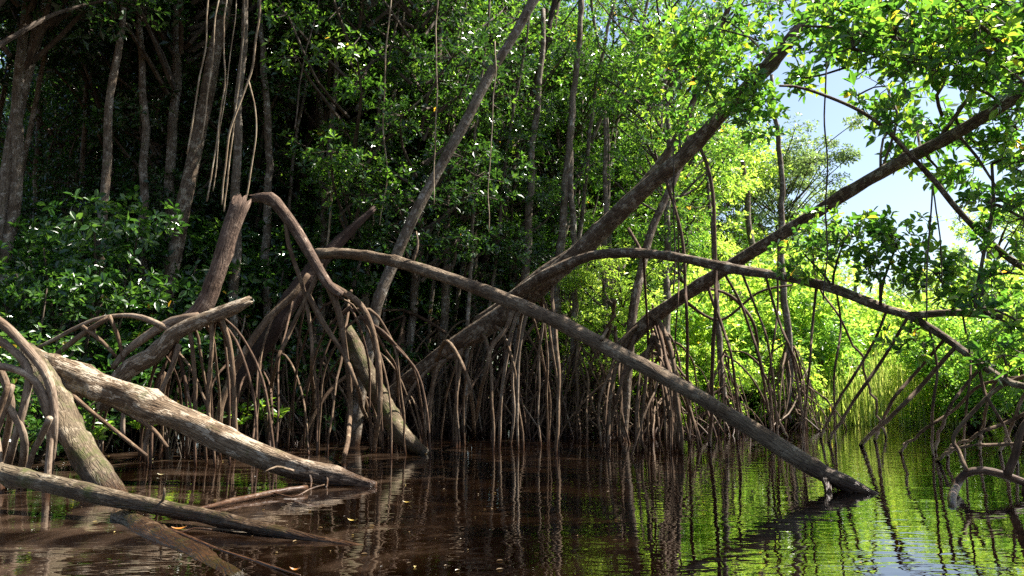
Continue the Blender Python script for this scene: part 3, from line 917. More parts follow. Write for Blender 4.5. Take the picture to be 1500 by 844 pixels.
for pts, ws, foot in (([(1000, 436, 16.2), (1040, 425, 16.4), (1085, 450, 16.8), (1110, 500, 17)], [7, 6, 6, 5], (1130, 636)),
                      ([(960, 470, 16.8), (975, 520, 16.6), (985, 570, 16.5)], [6, 6, 6], (980, 640)),
                      ([(1000, 438, 16.2), (1050, 470, 16.4), (1110, 430, 16), (1160, 418, 15.8)], [7, 6, 5, 4], None),
                      ([(930, 490, 17), (915, 540, 16.8), (900, 590, 16.6)], [7, 6, 6], (895, 638)),
                      ([(1035, 415, 15.6), (1060, 480, 15.4), (1075, 540, 15.3)], [6, 6, 5], (1080, 645)),
                      ([(1060, 398, 15.2), (1100, 480, 15.2), (1120, 545, 15.4)], [5, 5, 5], (1150, 640)),
                      ([(1180, 320, 13.4), (1200, 420, 13.4), (1250, 500, 13.4)], [4, 4, 4], (1296, 640)),
                      ([(1140, 346, 14), (1138, 440, 14), (1130, 540, 14)], [4, 4, 4], (1128, 648))):
    mb = MB()
    P = np.array([at(*p) for p in pts])
    if foot:
        P = sink(P, *foot)
    tube(mb, P, widths(ws + [ws[-1]] * 2, P), seg=8, step=.16, wob=.03)
    mb.build('prop_root', ROOT_BROWN, t, b)
roots_for(t, at(930, 632, 17.6) * np.array([1, 1, 0]), 16, np.random.default_rng(5), (1.2, 2.6), (.4, 1.6), .035, ROOT)
canopy('crown', t, b, [
    (1420, 110, 10.9, 90, 60, 68), (1480, 70, 9.7, 80, 60, 55), (1340, 60, 10, 90, 50, 62), (1260, 40, 10.4, 80, 45, 49), (1200, 75, 10.8, 60, 40, 31), (1180, 115, 11, 40, 26, 13),
    (1400, 30, 9.6, 90, 40, 55), (1300, 130, 12.4, 60, 40, 31), (1310, 190, 12.4, 40, 45, 22), (1340, 225, 12.2, 45, 30, 21), (1390, 262, 11.4, 45, 26, 18),
    (1440, 220, 10.9, 60, 50, 37), (1490, 190, 10.4, 50, 60, 34), (1470, 290, 10.6, 55, 35, 22), (1300, 5, 10, 100, 30, 43), (1500, 10, 9.2, 70, 50, 43), (1365, 180, 11.8, 50, 40, 24)], [PN, PN2, PN3], L=.175, seed=43)

# ------------------------------------------------------------------ mangrove off the right edge with overhanging branch and looping root
t = thing('mangrove_tree', 'overhanging mangrove at the right edge with bowed branch and looping low root', 'tree', at(1620, 690, 10))
b = np.array(t.location)
limb('trunk', [(1650, 690, 10), (1640, 560, 10), (1610, 400, 9.9), (1600, 200, 9.7), (1590, 0, 9.5), (1580, -150, 9.3)], [40, 36, 34, 30, 26, 22], 10, 9, BARK_GREY, t, b, seg=14)
_, PO = limb('branch', [(1142, 126), (1165, 127), (1200, 137), (1255, 160), (1295, 187), (1330, 224), (1366, 262), (1400, 304), (1440, 345), (1500, 392), (1605, 430)], [4, 5, 6, 7, 8, 9, 10, 10, 11, 13, 16], 8.8, 9.9, BARK_LEAN, t, b, seg=10, knots=6, step=.08)
_, PO2 = limb('branch', [(1175, 38), (1240, 42), (1310, 55), (1380, 72), (1450, 95), (1595, 130)], [4, 5, 6, 7, 8, 12], 8.6, 9.5, BARK_LEAN, t, b, seg=8)
_, PO3 = limb('branch', [(1400, 0), (1430, 30), (1450, 50), (1500, 90), (1595, 160)], [6, 7, 7, 8, 12], 8.6, 9.5, BARK_LEAN, t, b, seg=8)
_, PO4 = limb('branch', [(1453, 240), (1455, 300), (1445, 350), (1432, 420), (1428, 450)], [6, 7, 7, 6, 5], 9.3, 9.6, TWIG, t, b, seg=8)
limb('branch', [(1256, 140), (1280, 128), (1300, 126), (1306, 118)], [4, 3, 2, 2], 8.8, 8.8, TWIG, t, b, seg=6)
for pts, ws, foot in (([(1600, 640, 10.2), (1530, 714, 10.2), (1500, 706, 10.2), (1470, 696, 10.2), (1440, 690, 10.2), (1412, 696, 10.25), (1398, 715, 10.3)], [16, 14, 13, 14, 14, 14, 15], (1397, 742)),
                      ([(1475, 697, 10.2), (1488, 660, 10.2), (1498, 625, 10.2), (1540, 580, 10.1)], [13, 14, 13, 12], None),
                      ([(1416, 690, 10.2), (1405, 660, 10.4), (1398, 640, 10.5), (1430, 600, 10.4), (1480, 560, 10.3), (1600, 520, 10)], [8, 7, 7, 7, 7, 8], None),
                      ([(1600, 560, 10), (1530, 590, 10.3), (1470, 620, 10.6), (1420, 640, 10.9)], [8, 7, 7, 6], (1385, 668)),
                      ([(1600, 520, 10), (1540, 540, 10.6), (1500, 580, 11), (1480, 630, 11.4)], [8, 7, 6, 6], (1465, 662)),
                      ([(1600, 600, 10), (1530, 640, 10.4), (1460, 650, 10.7), (1410, 655, 10.9)], [7, 6, 6, 6], (1375, 674)),
                      ([(1600, 480, 10), (1520, 500, 10.5), (1460, 560, 11.2), (1440, 620, 11.6)], [7, 6, 6, 5], (1436, 660)),
                      ([(1600, 620, 10), (1540, 660, 10.1), (1515, 690, 10.1)], [8, 8, 8], (1500, 722)),
                      ([(1560, 540, 10.4), (1450, 560, 10.9), (1400, 600, 11.5), (1340, 640, 12)], [6, 6, 5, 5], (1320, 662))):
    mb = MB()
    P = np.array([at(*p) for p in pts])
    if foot:
        P = sink(P, *foot)
    tube(mb, P, widths(ws + [ws[-1]] * 2, P), seg=10, step=.1, wob=.02)
    mb.build('stilt_root', ROOT_BROWN if ws[0] > 12 else ROOT, t, b)
canopy('crown', t, b, [
    (1500, 320, 9.3, 60, 60, 37), (1480, 400, 9.2, 50, 40, 24), (1520, 240, 9, 60, 60, 37), (1250, 70, 8.7, 60, 40, 27), (1350, 90, 8.7, 70, 45, 37),
    (1430, 70, 8.6, 70, 60, 43), (1500, 120, 8.5, 60, 60, 37), (1210, 20, 8.7, 60, 30, 24), (1600, 60, 9, 110, 70, 68), (1330, 20, 8.8, 80, 30, 31), (1440, 10, 8.6, 70, 40, 31),
    (1320, 175, 8.9, 26, 22, 7), (1440, 430, 8.9, 36, 24, 9), (1570, 420, 9.6, 80, 60, 37), (1490, 470, 9.6, 36, 24, 11)], [PO, PO2, PO3, PO4], L=.145, seed=44)

# ------------------------------------------------------------------ hanging lianas and aerial roots
for lab, pts, ws, Y in (
        ('pale liana hanging furthest left beside the brown upright trunk', [(306, -10), (303, 60), (290, 120), (282, 170), (274, 226)], [3, 3, 3, 3], 15.5),
        ('pale liana crossing in front of the brown upright trunk', [(322, -10), (316, 40), (311, 95), (303, 150), (295, 205)], [3, 3, 3], 15.5),
        ('long pale liana bowing out just right of the brown trunk', [(333, -10), (329, 65), (332, 110), (322, 165), (312, 230), (303, 295)], [3, 3, 3, 3], 15.6),
        ('thick pale liana with a forked lower end', [(382, -20), (376, 40), (371, 95), (360, 132), (343, 180), (333, 230), (325, 300)], [4, 4, 4, 4, 3], 15.7),
        ('straight pale liana left of the forked one', [(358, -20), (354, 50), (348, 130), (342, 175), (334, 240), (328, 310)], [3, 3, 3, 3], 15.9),
        ('thin pale liana curving out to the right below the fork', [(364, 118), (373, 160), (376, 200), (370, 245), (360, 295)], [3, 3, 3, 3], 15.6),
        ('thin liana hanging close behind the straight pale one', [(347, -10), (340, 60), (334, 110), (322, 200), (312, 280)], [2, 2, 2, 2], 16.2),
        ('lone pale liana hanging among dark trunks right of the group', [(470, -15), (458, 40), (444, 80), (438, 140), (432, 190)], [3, 3, 3, 3], 18),
        ('upright pale liana stem rising behind the long log crossing', [(482, 252), (484, 290), (481, 330), (478, 362), (474, 400)], [4, 5, 4, 4], 19),
        ('fine pale vine strung straight among trunks above the long log', [(642, -20), (640, 90), (637, 190), (636, 300)], [3, 3, 2], 17.5),
        ('fine pale vine looping down left of the tall clear leaning trunk', [(575, -20), (566, 90), (560, 180), (566, 260), (556, 330)], [3, 3, 2], 18),
        ('fine vine dropping from leaves right of the tall clear leaning trunk', [(725, 60), (722, 160), (718, 260), (716, 340)], [3, 2, 2], 17),
        ('thin dark vine hanging straight down in the gap of sky', [(1211, 90), (1210, 150), (1211, 220), (1208, 300), (1208, 380), (1206, 440)], [3, 3, 3, 3], 9.5),
        ('pair member vine hanging below the slanting trunk over bright leaves', [(1366, 272), (1362, 330), (1360, 400), (1357, 470)], [3, 3, 3], 9.4),
        ('bowed thin vine hanging right of the straight one over bright sky', [(1366, 272), (1374, 310), (1382, 350), (1380, 420)], [3, 3, 2], 9.4),
        ('dark thin vine dangling in front of the leaning trunk bend', [(986, 210), (985, 290), (988, 380), (986, 430)], [3, 3, 3], 14.2)):
    P = path(pts, Y)
    mb = MB()
    dark = 'dark' in lab or 'sky' in lab or 'bright' in lab
    tube(mb, P, widths(ws, P), seg=6, step=.15, wob=.025)
    lab = lab.replace('pair member vine', 'straight thin vine')
    tag(mb.build('hanging_liana', TWIG if dark else LIANA, None, P[0]), lab, 'liana', 'hanging lianas and vines')

# ------------------------------------------------------------------ trees of the shaded forest
def forest_tree(label, pts, w0, w1, Y, mat, ck, rootn=0, seed=0, crown_at=None, cs=1., group='trees of the shaded forest', lean=0.):
    rng = np.random.default_rng(1000 + seed)
    P = path(pts, Y, Y + lean)
    foot = P[0].copy()
    gz = float(bank_height(np.array(foot[0]), np.array(foot[1])))
    foot[2] = min(gz, .2) - .25
    # carry the trunk down to the ground along its own slant
    d = P[0] - P[1]
    d = d / max(.3, -d[2])
    n = max(0, P[0][2] - foot[2])
    foot = np.array([P[0][0] + d[0] * n * .5, P[0][1], foot[2]])
    t = thing('mangrove_tree', label, 'tree', foot, group)
    Q = np.vstack([foot, P])
    ws = np.interp(np.linspace(0, 1, len(Q)), [0, 1], [w0, w1])
    mb = MB()
    tube(mb, Q, ws * Y / F / 2 * .8, seg=10, step=.3, knots=6, wob=.012, rng=rng)
    mb.build('trunk', mat, t, foot)
    if rootn:
        roots_for(t, np.array([foot[0], foot[1], foot[2]]), rootn, rng, mat=ROOT)
    if ck:
        top = P[len(P) // 2] if crown_at is None else at(*crown_at, Y)
        crown(ck, t, (top[0] - foot[0], top[1] - foot[1] + rng.uniform(3.2, 4.6), -foot[2]), rng.uniform(0, 6.28), cs)
    return t


FT = [
    ('mottled grey trunk rising at the left edge of the forest', [(-20, 440), (5, 290), (28, 160), (52, 60), (68, 0), (84, -90)], 27, 21, 17, BARK_GREY, 'deep1', 4),
    ('thin trunk just right of the mottled grey edge trunk', [(5, 430), (35, 240), (60, 110), (82, 0), (92, -90)], 11, 8, 19, BARK_GREY, None, 3),
    ('faint thin trunk at the far left corner behind the mottled one', [(-10, 240), (8, 120), (20, 40), (30, -60)], 10, 8, 21, BARK_GREY, 'deep2', 0),
    ('brown upright trunk behind the group of hanging lianas', [(238, 470), (264, 330), (286, 220), (306, 125), (326, 20), (344, -90)], 30, 24, 18, BARK_LEAN, 'deep2', 6),
    ('dark straight trunk with pale patches right of the lianas', [(398, 430), (415, 250), (430, 110), (447, -90)], 17, 14, 24, BARK_GREY, 'deep1', 4),
    ('slim pale trunk left of the dark straight one', [(385, 260), (402, 150), (417, 70), (432, 0), (442, -60)], 8, 6, 25, BARK_GREY, None, 0),
    ('dark trunk leaning right behind the bent broken pole', [(425, 410), (445, 240), (470, 130), (490, 60), (510, -90)], 15, 12, 23, BARK_DARK, 'mid1', 5),
    ('thin straight trunk in the dark middle left of the forest', [(500, 400), (535, 230), (548, 130), (563, 0), (570, -80)], 11, 8, 26, BARK_GREY, 'mid2', 5),
    ('pale thin trunk curving up above the dark rotten trunk', [(488, 440), (520, 350), (540, 285), (566, 225), (588, 140), (610, 40), (625, -80)], 13, 10, 22, BARK_GREY, 'mid1', 5),
    ('second pale trunk close beside the curving thin one', [(500, 480), (530, 380), (552, 300), (572, 200), (590, 110), (600, 0), (612, -80)], 16, 10, 23, BARK_GREY, None, 4),
    ('tall clear trunk leaning right from behind the long log', [(545, 480), (570, 400), (612, 305), (660, 218), (715, 115), (785, -5), (830, -90)], 23, 17, 17.6, BARK_GREY, 'mid3', 6),
    ('shadowed upright trunk behind the tall clear leaning one', [(600, 420), (622, 290), (645, 170), (665, 60), (682, -80)], 15, 11, 24, BARK_GREY, 'mid2', 5),
    ('thin dark trunk in the middle shade over the long log', [(655, 420), (680, 290), (700, 200), (722, 60), (740, -80)], 12, 9, 26, BARK_DARK, 'mid1', 6),
    ('dark trunk leaning right behind the long log middle', [(695, 440), (738, 300), (762, 200), (800, 60), (830, -80)], 15, 10, 23, BARK_DARK, 'deep2', 6),
    ('upright trunk left of the bright top centre leaves', [(770, 380), (788, 200), (800, 100), (822, -20), (835, -90)], 13, 10, 25, BARK_GREY, 'mid3', 6),
    ('pale spotted trunk at the top centre with a side fork', [(812, 330), (832, 210), (842, 110), (850, 0), (856, -80)], 11, 9, 26, BARK_GREY, 'mid1', 5),
    ('thin trunk slanting right beside the pale spotted one', [(832, 320), (860, 230), (895, 130), (925, 30), (950, -80)], 9, 6, 25, BARK_GREY, None, 4),
    ('slender trunk curving behind the big leaning mangrove', [(880, 330), (895, 230), (915, 130), (945, 20), (965, -80)], 8, 6, 27, BARK_GREY, 'mid3', 5),
    ('pale crooked trunk between the big leaning stem and the low limb', [(925, 480), (940, 390), (958, 330), (988, 262), (1010, 200)], 18, 13, 19.5, BARK_LEAN, None, 6),
]
for i, (lab, pts, w0, w1, Y, mat, ck, rn) in enumerate(FT):
    forest_tree(lab, pts, w0, w1, Y, mat, ck, rn, seed=i, lean=.6)

# prop-rooted bank mangroves: a few built, the rest copied with all their parts
PROTO = []
for v in range(4):
    rng = np.random.default_rng(300 + v)
    x0 = np.array([0., 60 + v * 5, 0.])
    t = thing('bank_mangrove', 'x', 'tree', x0, 'prop-rooted mangroves along the far bank')
    mb = MB()
    lean = rng.uniform(-.12, .12, 2)
    zs = np.array([.2, 2, 4.5, 8, 11.5])
    tube(mb, np.stack([x0[0] + lean[0] * zs + rng.normal(0, .08, 5), x0[1] + lean[1] * zs, zs], -1), [.05, .12, .11, .09, .06], seg=9, step=.35, knots=5, wob=.04, rng=rng)
    mb.build('trunk', BARK_GREY, t, x0)
    roots_for(t, x0, 26, rng, (.9, 3.3), (.3, 2.4), .025, [ROOT, ROOT_BROWN, ROOT_BROWN, ROOT][v])
    roots_for(t, x0, 12, rng, (.4, 1.3), (.8, 2.6), .02, [ROOT_PALE, ROOT, ROOT_BROWN, ROOT][v])
    for q in range(8):      # straight slanting props
        a, R_, h_ = rng.uniform(0, 6.28), rng.uniform(.8, 3.2), rng.uniform(1.2, 3.2)
        s0 = x0 + np.array([rng.normal(0, .5), rng.normal(0, .4), h_])
        e0 = x0 + np.array([R_ * math.cos(a), R_ * math.sin(a) * .6, -.45])
        mb = MB()
        tube(mb, [s0, s0 * .6 + e0 * .4 + rng.normal(0, .15, 3), s0 * .25 + e0 * .75 + rng.normal(0, .12, 3), e0], [.02, .024, .022, .018], seg=6, step=.3, wob=.03, rng=rng)
        mb.build('prop_root', (ROOT, ROOT_PALE, ROOT_BROWN)[q % 3], t, x0)
    PROTO.append(t)
BM = [
    (120, 645, 17.5, 'bank mangrove on low prop roots behind the snapped stump base'),
    (215, 640, 18.5, 'bank mangrove behind the slender upright snag'),
    (330, 640, 18.5, 'bank mangrove behind the foot of the dark rotten trunk'),
    (400, 636, 19.5, 'bank mangrove behind the pale leaning branch'),
    (455, 632, 20.5, 'bank mangrove in shade behind the bent pole drop roots'),
    (520, 632, 21, 'bank mangrove behind the short mossy trunk'),
    (590, 630, 21.5, 'bank mangrove right of the short mossy trunk'),
    (640, 628, 22, 'bank mangrove below the base of the big leaning trunk'),
    (700, 626, 22.5, 'bank mangrove in the root tangle under the long log'),
    (750, 628, 21.5, 'bank mangrove with a dense fan of roots under the leaning trunk'),
    (800, 628, 21.5, 'bank mangrove right of the dense root fan under the log'),
    (845, 628, 21, 'bank mangrove with straight brown roots below the log middle'),
    (885, 628, 21.5, 'bank mangrove before bright leaves left of centre right'),
    (975, 630, 21, 'bank mangrove behind the steepest part of the long log'),
    (1065, 630, 22, 'bank mangrove behind the lower half of the long log'),
    (1160, 628, 24, 'bank mangrove in sunlight left of the open water'),
]
rng = np.random.default_rng(9)
for i, (px, py, Y, lab) in enumerate(BM):
    src = PROTO[i % 4]
    loc = at(px, py, Y)
    loc[2] = 0
    if i < 4:
        o = src
        o['label'] = lab
        o.location = loc
        o.rotation_euler = (0, 0, rng.uniform(0, 6.28))
    else:
        o = copy_tree(src, loc, rng.uniform(0, 6.28), lab, scale=rng.uniform(.85, 1.1) if px < 820 else rng.uniform(.7, .95))
    if (i % 3 == 0 and px < 830) or 830 < px < 900:
        ck = ('deep1', 'mid1', 'deep2', 'mid2')[i % 4] if px < 640 else ('mid1', 'mid2', 'mid3')[i % 3] if px < 830 else 'light1'
        if px < 830:
            crown(ck, o, (3.2 * math.sin(o.rotation_euler[2]), 3.2 * math.cos(o.rotation_euler[2]), rng.uniform(.3, 1.5)), rng.uniform(0, 6.28), .95)
        else:
            crown(ck, o, (0, 1.5, .6), rng.uniform(0, 6.28), .62)

# deeper rows of the shaded forest, told apart by nothing the photo shows
rng = np.random.default_rng(17)
proto2 = None
k = 0
for row, (Y0, n, xr) in enumerate(((26.5, 11, (-17, 3)), (30, 12, (-21, 6)), (35, 13, (-25, 9)), (41, 13, (-29, 12)))):
    for i in range(n):
        x = xr[0] + (xr[1] - xr[0]) * (i + rng.uniform(.1, .9)) / n
        y = Y0 + rng.uniform(-1.5, 1.5)
        if proto2 is None:
            proto2 = thing('forest_tree', 'slender trunk half hidden deep in the shaded forest', 'tree', (x, y, 0), 'trees deep in the shaded forest')
            mb = MB()
            zs = np.array([-.2, 3, 7, 12, 16.])
            tube(mb, np.stack([x + .05 * zs + rng.normal(0, .15, 5), y + 0 * zs, zs], -1), [.15, .13, .12, .1, .07], seg=8, step=.5, knots=6, wob=.05)
            mb.build('trunk', BARK_GREY, proto2, (x, y, 0))
            o = proto2
        else:
            o = proto2.copy()
            COL.objects.link(o)
            o.location = (x, y, 0)
            c = proto2.children[0].copy()
            COL.objects.link(c)
            c.parent = o
        o.rotation_euler = (0, 0, rng.uniform(0, 6.28))
        s = rng.uniform(.9, 1.25)
        o.scale = (s, s, s)
        kind = ('deep1', 'deep2', 'mid1')[k % 3] if x < -5 else ('mid1', 'mid2', 'mid3')[k % 3]
        crown(kind, o, (0, 0, rng.uniform(-1.5, .8)), rng.uniform(0, 6.28), rng.uniform(.95, 1.2))
        k += 1

proto3 = None
rng = np.random.default_rng(23)
for i, (px, Y) in enumerate(((165, 23), (205, 25), (360, 24), (455, 25.5), (470, 22), (528, 24.5), (585, 25), (612, 22.5), (640, 25), (672, 22), (712, 25.5), (775, 26), (806, 24.5), (852, 25), (905, 25), (120, 24), (90, 22), (250, 24.5), (395, 22.5), (425, 26), (500, 21.5), (515, 26.5), (555, 22), (570, 26), (598, 26.5), (627, 23.5), (657, 26), (690, 23.5), (735, 27), (830, 26))):
    Y -= 1.8 if i % 3 == 0 else .4
    q = at(px, 600, Y)
    if proto3 is None:
        proto3 = o = thing('slender_tree', 'thin bare pole of a young mangrove among the shaded forest leaves', 'tree', (q[0], q[1], 0), 'thin poles in the shaded forest')
        mb = MB()
        zs = np.array([-.2, 2.5, 5.5, 9, 13, 17.])
        tube(mb, np.stack([q[0] + .13 * zs + rng.normal(0, .1, 6), q[1] + rng.normal(0, .2, 6), zs], -1), [.075, .062, .056, .048, .04, .03], seg=8, step=.5, knots=8, wob=.03)
        mb.build('trunk', BARK_GREY, proto3, (q[0], q[1], 0))
    else:
        o = proto3.copy()
        COL.objects.link(o)
        o.location = (q[0], q[1], 0)
        c = proto3.children[0].copy()
        COL.objects.link(c)
        c.parent = o
    o.rotation_euler = (rng.normal(0, .03), rng.normal(0, .04), rng.normal(0, .7))
    sc_ = rng.uniform(.75, 1.25)
    o.scale = (sc_,) * 3

# tall trees added over and beyond the left edge to shade the forest
for i, (x, y, s) in enumerate(((-10, 14, 1.1), (-8.6, 19.5, 1.3), (-11, 17, 1.25), (-5.5, 22.5, 1.3), (-14, 18, 1.15), (-15, 10, 1.1), (-11.5, 22, 1.2), (-18, 14, 1.2))):
    t = thing('shade_tree', 'tall tree added so its leafy top shades the left forest', 'tree', (x, y, 0), 'tall trees added to shade the left forest')
    mb = MB()
    zs = np.array([-.2, 3, 7, 11, 14.])
    tube(mb, np.stack([x - .02 * zs, y + .02 * zs, zs], -1), [.16, .14, .12, .1, .06], seg=9, step=.5, wob=.05)
    mb.build('trunk', BARK_GREY, t, (x, y, 0))
    crown('roof', t, (0, 0, 0), i * 1.3, s)

# ------------------------------------------------------------------ undergrowth and sunlit bushes
BUSH = {}


def bush(kind, label, loc, s, rz, group):
    if kind not in BUSH:
        seed, mat, n, Lf = {'under1': (61, LEAF_UNDER, 44, .12), 'under2': (62, LEAF_DEEP, 40, .12), 'sun1': (63, LEAF_SUNLIT, 34, .17), 'sun2': (64, LEAF_SUN, 36, .17), 'sun3': (65, LEAF_MID, 34, .17)}[kind]
        rng = np.random.default_rng(seed)
        t = thing('bush', label, 'bush', loc, group)
        b = np.array(loc)
        mb, st = MB(), MB()
        for q in range(n):
            a, rr, z = rng.uniform(0, 6.28), 1.5 * math.sqrt(rng.uniform(0, 1)), rng.uniform(.25, 3.0)
            c = np.array([rr * math.cos(a), rr * math.sin(a), z])
            C, A = blob(c, (.6, .6, .32), int(rng.integers(26, 50)), rng, .1)
            leaves(mb, b + C, A, 5, Lf, rng, oval=kind.startswith('under'))
            tube(st, [b + np.array([rr * .15 * math.cos(a), rr * .15 * math.sin(a), -.1]), b + c * np.array([.6, .6, .6]), b + c], [.03, .02, .01], seg=5, step=.4, wob=.03, rng=rng)
        mb.build('foliage', mat, t, b, smooth=False)
        st.build('stems', TWIG, t, b)
        BUSH[kind] = t
        t.rotation_euler = (0, 0, rz)
        t.scale = (s,) * 3
        return t
    return copy_tree(BUSH[kind], loc, rz, label, group, s)


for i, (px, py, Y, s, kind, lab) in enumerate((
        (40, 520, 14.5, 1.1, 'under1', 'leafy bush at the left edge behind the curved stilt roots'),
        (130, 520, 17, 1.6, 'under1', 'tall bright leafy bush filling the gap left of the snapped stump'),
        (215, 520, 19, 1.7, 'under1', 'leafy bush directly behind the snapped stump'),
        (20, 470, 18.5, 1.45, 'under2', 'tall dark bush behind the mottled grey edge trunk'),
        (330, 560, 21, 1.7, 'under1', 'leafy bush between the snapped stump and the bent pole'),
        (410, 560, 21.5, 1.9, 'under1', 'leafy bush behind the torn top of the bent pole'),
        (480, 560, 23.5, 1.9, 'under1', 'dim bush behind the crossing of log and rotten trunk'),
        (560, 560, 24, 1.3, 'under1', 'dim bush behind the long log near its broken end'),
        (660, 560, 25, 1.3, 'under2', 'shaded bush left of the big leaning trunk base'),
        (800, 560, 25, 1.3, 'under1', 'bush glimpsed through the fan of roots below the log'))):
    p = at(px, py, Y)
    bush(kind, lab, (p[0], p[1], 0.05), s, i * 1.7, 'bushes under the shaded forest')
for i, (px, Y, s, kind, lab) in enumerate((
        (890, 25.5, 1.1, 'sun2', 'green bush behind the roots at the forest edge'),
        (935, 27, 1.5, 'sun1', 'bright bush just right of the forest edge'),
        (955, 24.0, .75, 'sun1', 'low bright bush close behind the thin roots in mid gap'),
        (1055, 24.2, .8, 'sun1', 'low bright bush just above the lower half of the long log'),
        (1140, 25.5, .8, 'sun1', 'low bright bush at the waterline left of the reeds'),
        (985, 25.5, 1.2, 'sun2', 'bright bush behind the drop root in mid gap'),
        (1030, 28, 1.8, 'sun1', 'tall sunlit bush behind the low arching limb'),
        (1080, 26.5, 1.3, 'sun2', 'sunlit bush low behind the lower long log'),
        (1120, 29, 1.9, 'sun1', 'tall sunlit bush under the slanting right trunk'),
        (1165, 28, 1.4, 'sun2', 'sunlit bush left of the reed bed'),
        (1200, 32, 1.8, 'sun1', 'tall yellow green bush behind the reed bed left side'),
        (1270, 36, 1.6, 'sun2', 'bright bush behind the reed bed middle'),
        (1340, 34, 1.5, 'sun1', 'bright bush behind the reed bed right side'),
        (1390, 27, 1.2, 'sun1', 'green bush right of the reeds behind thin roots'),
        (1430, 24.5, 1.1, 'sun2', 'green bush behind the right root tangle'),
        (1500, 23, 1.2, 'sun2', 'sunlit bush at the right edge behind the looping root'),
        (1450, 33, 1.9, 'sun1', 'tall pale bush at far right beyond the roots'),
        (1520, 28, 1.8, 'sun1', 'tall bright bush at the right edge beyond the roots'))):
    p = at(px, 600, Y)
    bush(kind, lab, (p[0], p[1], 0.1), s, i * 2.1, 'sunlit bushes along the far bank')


def far_tree(label, px, Y, ck, s, dz=0.):
    p = at(px, 600, Y)
    loc = np.array((p[0], p[1], 0.))
    t = thing('far_tree', label, 'tree', loc, 'sunlit trees beyond the creek')
    rng = np.random.default_rng(int(px))
    mb = MB()
    zs = np.array([-.2, 2.5, 6, 10]) * s
    tube(mb, loc + np.stack([rng.normal(0, .3, 4), rng.normal(0, .2, 4), zs], -1), np.array([.2, .17, .14, .08]) * s, seg=8, step=.6, wob=.05, rng=rng)
    mb.build('trunk', BARK_GREY, t, loc)
    crown(ck, t, (0, 0, dz), rng.uniform(0, 6.28), s)
    return t


far_tree('sunlit tree rising behind the big leaning trunk', 905, 31, 'light1', 1.2)
far_tree('light green tree behind the slanting stems at centre right', 960, 33, 'light1', 1.35)
far_tree('light green tree behind the drop root', 1020, 36, 'light1', 1.4)
far_tree('pale feathery tree standing against the sky', 1150, 46, 'far', 1.02)
far_tree('pale tree left of the feathery one', 1085, 48, 'far', .95)
far_tree('low light green tree under the feathery one', 1100, 38, 'light2', 1.25)
far_tree('tall green tree behind the leaning crown', 1000, 44, 'light1', 1.9)
far_tree('tall green tree left of the leaning crown', 930, 40, 'light1', 1.75)
far_tree('far light tree below the slanting trunk', 1190, 44, 'light1', 1.0)
far_tree('far low tree behind the reeds', 1265, 50, 'light2', 1.0)
far_tree('far light tree at the right beyond the reeds', 1370, 46, 'light1', .95)
far_tree('far tree at the right edge beyond the bushes', 1470, 42, 'light1', 1.15)
far_tree('far tree cut by the right edge', 1550, 38, 'mid1', .8)

# far wood closing the view on the left, one mass
mb = MB()
rng = np.random.default_rng(88)
for i in range(560):
    x = rng.uniform(-52, 14)
    c = np.array([x, 52 + rng.uniform(-3, 6), rng.uniform(.5, 25 if x < 2 else 9)])
    C, A = blob(c, (2.1, 1.6, 1.3), 34, rng, .2)
    leaves(mb, C, A, 4, .42, rng)
for i in range(120):
    x = rng.uniform(8, 60)
    c = np.array([x, 66 + rng.uniform(-3, 6), rng.uniform(.5, 6)])
    C, A = blob(c, (2.4, 1.6, 1.3), 34, rng, .2)
    leaves(mb, C, A, 4, .42, rng)
o = mb.build('far_wood', LEAF_DEEP, None, smooth=False)
tag(o, 'dense far wood closing the view behind the forest', 'woodland', None, 'stuff')

# ------------------------------------------------------------------ reeds
mb = MB()
rng = np.random.default_rng(3)
P0, P1, PT, HW = [], [], [], []
n = 2600
px = rng.uniform(1170, 1420, n)
Y = rng.uniform(25.5, 33, n)
base = np.stack([(px - 750) / F * Y * 1.0, Y, np.full(n, -.1)], -1)
h = rng.uniform(1.2, 3.1, n) * (1 - .35 * np.abs(px - 1310) / 130)
a = rng.uniform(0, 6.28, n)
ld = np.stack([np.cos(a), np.sin(a), 0 * a], -1)
lean = ld * (h * rng.uniform(.05, .3, n))[:, None]
wv = np.stack([-np.sin(a), np.cos(a), 0 * a], -1) * rng.uniform(.012, .024, n)[:, None]
up = np.array([0, 0, 1.])
mid = base + lean * .3 + up * (h * .6)[:, None]
tip = base + lean + up * h[:, None]
V = np.stack([base - wv, base + wv, mid + wv * .9, mid - wv * .9, tip + wv * .1, tip - wv * .1], 1).reshape(-1, 3)
o_ = np.arange(n)[:, None] * 6
q = np.concatenate([o_ + np.array([[0, 1, 2, 3]]), o_ + np.array([[3, 2, 4, 5]])])
rn = rng.uniform(0, .95, n)
mb.add(V, q, rnd=np.concatenate([rn, rn]))
REED = leafmat('reed_blade', (.14, .2, .05), (.26, .34, .09), (.42, .44, .18), trans=.5)
tag(mb.build('reeds', REED, None, smooth=False), 'tall green reeds growing at the far end of the open water', 'reeds', None, 'stuff')

